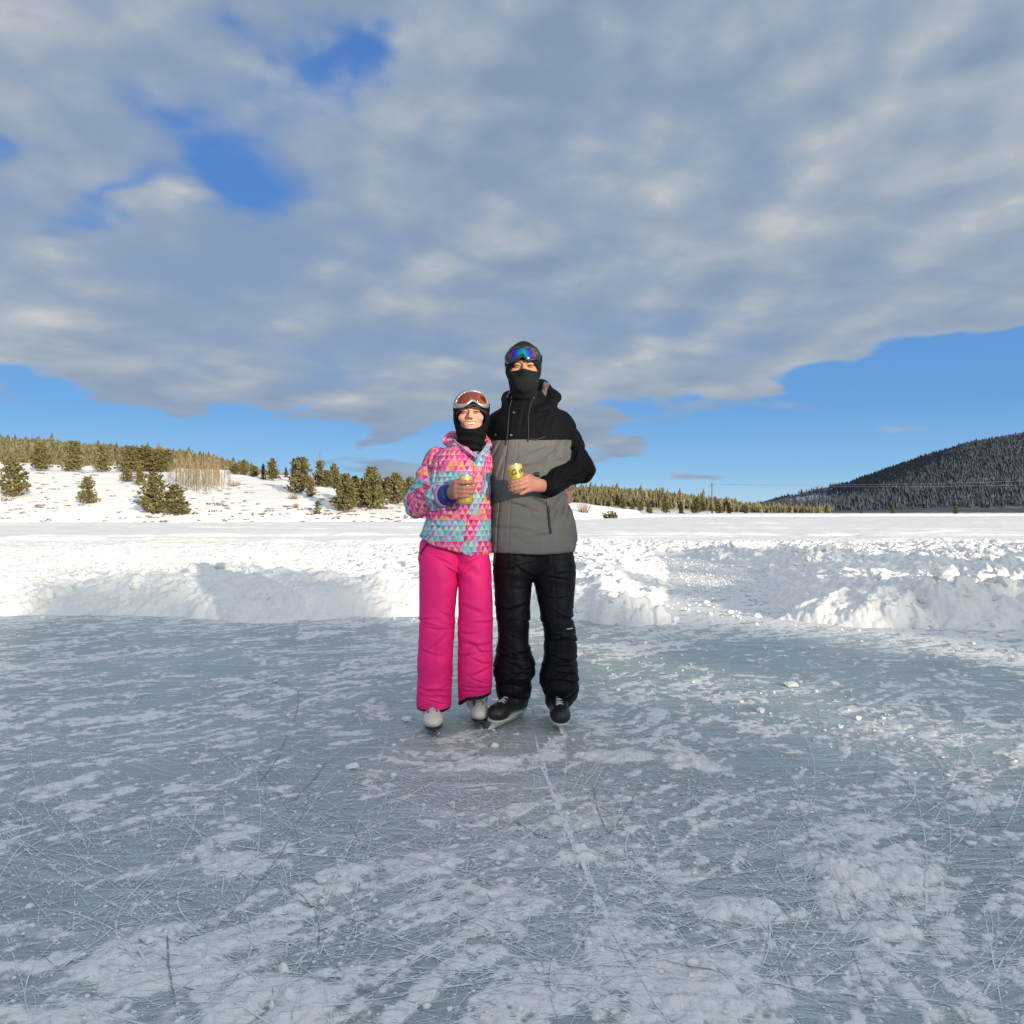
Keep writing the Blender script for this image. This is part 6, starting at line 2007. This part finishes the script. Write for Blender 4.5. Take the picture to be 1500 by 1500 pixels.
    def f_jacket(P):
        tor = torso(P); ar = sleeve(P)
        b = smin(tor, ar, .02)
        b = smin(b, back(P), .04)
        # turned down collar and hood
        hd = s_chain(P, [px(697, 668, 3.335), px(683, 659, 3.35), px(668, 651, 3.40), px(657, 645, 3.47), px(664, 643, 3.58), px(690, 642, 3.60), px(712, 645, 3.54), px(715.5, 653, 3.43), px(708, 664, 3.352), px(699, 671, 3.335)], [.008, .011, .018, .027, .036, .04, .03, .017, .011, .007], .012)
        b = smin(b, hd, .008)
        w = P + .02 * np.stack([vnoise(P * 9, 41), vnoise(P * 9, 42), vnoise(P * 9, 43)], 1)
        b = b + .005 * vnoise(w * (8, 8, 14), 44) + creases(w, (11, 9, 14), 45, .007) * (.6 + .7 * (ar < tor)) + wrinkles(P, JF, d + .02)
        al = (P - sl_e) @ fdir
        on = ar < tor
        b = b + .0055 * np.sin(al * 75 + 3 * vnoise(P * 10, 46)) * np.exp(-((al - .125) / .045) ** 2) * on
        # puckered waist
        t = P[:, 2] - px(0, 792, 3.4)[2]
        b = b + .004 * np.exp(-(t / .006) ** 2) * (~on)
        xs = P[:, 0] - np.interp(P[:, 2], zq[:, 2], zq[:, 0])
        fr = (P[:, 1] < d) & (~on)
        b = b + .0035 * np.exp(-((xs - .024) / .003) ** 2) * fr + .0035 * np.exp(-((xs + .024) / .003) ** 2) * fr - .003 * (np.abs(xs) < .022) * fr
        z1 = P[:, 2] - px(0, 682, 3.36)[2]
        b = b + .003 * np.exp(-(z1 / .003) ** 2) * fr * (np.abs(xs) > .026)
        return b
    V, Fc = isosurface(f_jacket, (-.56, 3.15, .78), (.33, 3.88, 1.42), .0042)
    tor, ar, bk = torso(V), sleeve(V), back(V)
    pat = np.zeros((len(V), 3), np.float32)
    cx = np.interp(V[:, 2], JT[0], JT[1]); an = np.arctan2(V[:, 0] - cx, -(V[:, 1] - d))
    xs = V[:, 0] - np.interp(V[:, 2], zq[:, 2], zq[:, 0])
    zoff = px(0, 682.5, 3.36)[2]
    pat[:, 0] = an * .155; pat[:, 1] = zoff - V[:, 2] + 9 * .0245 * 4
    flap = (np.abs(xs) < .023) & (V[:, 1] < d)
    pat[:, 2] = np.where(flap, .0, np.where((xs >= .023) & (xs < .04), .28, 0.5))
    # along the sleeve
    def arm_pat(sel, A, B, v0, r):
        ab = B - A; L = np.linalg.norm(ab); ab = ab / L
        q = V[sel] - A; al = q @ ab; al = np.where((al < -.004) & (v0 < base_v - .08), -.008 - al, al)
        e1 = np.cross(ab, (0, 1., 0)); e1 /= np.linalg.norm(e1); e2 = np.cross(ab, e1)
        pat[sel, 0] = np.arctan2(q @ e1, q @ e2) * r; pat[sel, 1] = v0 + al; pat[sel, 2] = .5
    up_d = s_cap(V, sl_s, sl_e, .066, .066); fo_d = s_cap(V, sl_e, sl_w, .068, .056)
    isar = (ar < tor - .004)
    base_v = 9 * .0245 * 4
    arm_pat(isar & (up_d <= fo_d), sl_s, sl_e, base_v - .09, .06)
    arm_pat(isar & (fo_d < up_d), sl_e, sl_w, base_v - .09 + np.linalg.norm(sl_e - sl_s), .06)
    isb = (bk < tor - .004) & ~isar & (V[:, 0] > -.12)
    arm_pat(isb, ba[1], ba[3], base_v, .05)
    pat[(~isar) & (~isb) & (V[:, 2] > zoff + .0245 * 4.2), 2] = 0.0
    flush('jacket', V, Fc, triangle_cloth(), base, {'pat': pat})
    # the flap sits on a different run of the print
    # cuffs
    def ring_tube(a, b_, ra, rb, nm, m, bulge=.006):
        s = np.linspace(0, 1, 7)[:, None]
        P = a + (b_ - a) * s
        r = ra + (rb - ra) * s[:, 0] + bulge * np.sin(s[:, 0] * np.pi)
        flush(nm, *tube_np(P, r, 28), m, base)
    c0 = sl_w + fdir * -.010
    ring_tube(c0, c0 + fdir * .016, .054, .053, 'cuff_band', mat('grey_cuff', (.11, .115, .14), .7), .003)
    ring_tube(c0 + fdir * .010, c0 + fdir * .032, .0515, .0495, 'cuff', mat('lilac_cuff', (.34, .17, .40), .7, bump=(50, .4, .003)), .003)
    ring_tube(c0 + fdir * .026, c0 + fdir * .075, .045, .040, 'sweater_cuff', mat('blue_rib', (.016, .045, .20), .85, bump=(160, .6, .003)), .003)
    # collar edges in lilac, zip tape
    ml = mat('lilac_trim', (.36, .24, .44), .6)
    P = on_surface(f_jacket, dense([(663, 641), (668, 647.5), (675, 653), (684, 660), (692, 666), (697, 670)], 26), lift=.003); flush('collar_piping', *tube_np(P, .0042, 6), ml, base)
    P = on_surface(f_jacket, dense([(716, 645), (711, 655), (705, 663), (698.5, 670)], 22), lift=.003); flush('collar_piping', *tube_np(P, .0042, 6), ml, base)
    V, Fc = strap(f_jacket, [(707.5, 686), (707.2, 700), (706.5, 722)], .016, .003, 24); flush('pocket_zip', V, Fc, mat('lilac_zip', (.27, .20, .42), .6), base)
    V, Fc = strap(f_jacket, [(708.5, 694), (708.3, 700), (708.2, 707)], .005, .006, 10); flush('zip_pull', V, Fc, mat('violet_pull', (.20, .06, .26), .5), base)
    for (x, y) in ((684, 809), (684.5, 801)): flush('snap', *disc(f_jacket, (x, y), .0042), mat('pink_snap', (.5, .2, .3), .4), base)

    # ---- trousers
    LL = px_stack([(1043.5, 611.5, 660.5, d + .055, .096), (1030, 611, 661, d + .05, .098), (1000, 611, 662, d + .03, .100), (960, 612, 663.5, d, .098), (920, 613.5, 665.5, d - .01, .098), (880, 613.5, 668.5, d, .102), (850, 614, 671.5, d, .108), (830, 614, 676, d, .112), (812, 613, 680, d, .108), (795, 615, 680, d, .094), (778, 632, 680, d, .080)])
    RL = px_stack([(1031, 672, 719.5, d + .10, .090), (1015, 671, 720.5, d + .085, .092), (990, 670.5, 721, d + .03, .100), (950, 671, 721.5, d + .01, .098), (910, 671, 722, d, .098), (880, 671, 721.5, d, .102), (850, 672, 720.5, d, .108), (830, 668, 720, d, .112), (812, 664, 716, d, .106), (795, 664, 708, d, .090), (778, 660, 702, d, .080)])
    hl = lambda P: px(0, 1041, 3.45)[2] + .05 * (P[:, 0] - px(636, 0, 3.45)[0]) * -.15 + .03 * (P[:, 1] - (d - .06))
    hr = lambda P: px(0, 1027.5, 3.45)[2] + .10 * (P[:, 0] - px(696, 0, 3.45)[0]) - 1.6 * np.maximum(0, px(684, 0, 3.45)[0] - P[:, 0]) * .55 + .10 * (P[:, 1] - d)
    FOLDS = fold_rows(5, 15, (613, 662), (895, 1036), d - .08) + fold_rows(6, 15, (672, 720), (890, 1022), d - .08) + [(650, 822, d - .1, -28, .05, .006, .006, 1), (688, 824, d - .1, 24, .05, .006, .006, 1), (660, 836, d - .1, -38, .035, .005, .006, 0), (682, 838, d - .1, 38, .035, .005, .006, 0), (640, 812, d - .1, -12, .05, .006, .004, 0)]
    def f_tr(P):
        a = smax(s_stack(P, LL, 2.25, .01, lo=False), hl(P) - P[:, 2], .006); b = smax(s_stack(P, RL, 2.25, .01, lo=False), hr(P) - P[:, 2], .006)
        c = smin(a, b, .006)
        z = P[:, 2]; low = 1 - sstep(z, .15, .8)
        w = P + .03 * np.stack([vnoise(P * 7, 51), vnoise(P * 7, 52), vnoise(P * 7, 53)], 1)
        sh = w + np.stack([0 * z, 0 * z, .10 * np.sin(P[:, 0] * 9)], 1)
        c = c + (.002 + .002 * low) * vnoise(w * (6, 5, 13), 54) + creases(sh, (7, 5, 14), 57, .004) * (.30 + .8 * low) + wrinkles(P, FOLDS, d)
        c = c + .0025 * np.exp(-((P[:, 0] - px(614.5, 0, d)[0]) / .0025) ** 2)
        c = c + .004 * np.sin((P[:, 2] + P[:, 0] * 1.1) * 60 + 3 * vnoise(P * 6, 56)) * np.exp(-((P[:, 2] - px(0, 835, 3.4)[2]) / .06) ** 2) * np.exp(-((P[:, 0] - px(672, 0, 3.4)[0]) / .09) ** 2)
        return c
    V, Fc = isosurface(f_tr, (-.50, 3.28, .02), (-.06, 3.68, .96), .0042)
    left = V[:, 0] < px(665, 0, 3.45)[0]
    trim = np.where(left, hl(V) + .010 - V[:, 2], hr(V) + .022 - V[:, 2])
    flush('trousers', V, Fc, nylon('pink_ski_cloth', (.86, .018, .21), .6, trim=(.010, .010, .012), k=.45), base, {'trim': trim})
    V, Fc = strap(f_tr, [(628, 795), (624, 800), (619.5, 806), (616.5, 811)], .007, .003, 20); flush('pocket_zip', V, Fc, M_BLACK, base)

    for f in FEET: skate(base, *f)
    can_parts(can_c, can_ax, 'upright yellow beer can in the woman\'s bare hand, in front of the triangle print jacket', turn=-12, h=.132)

build_man()
build_woman()
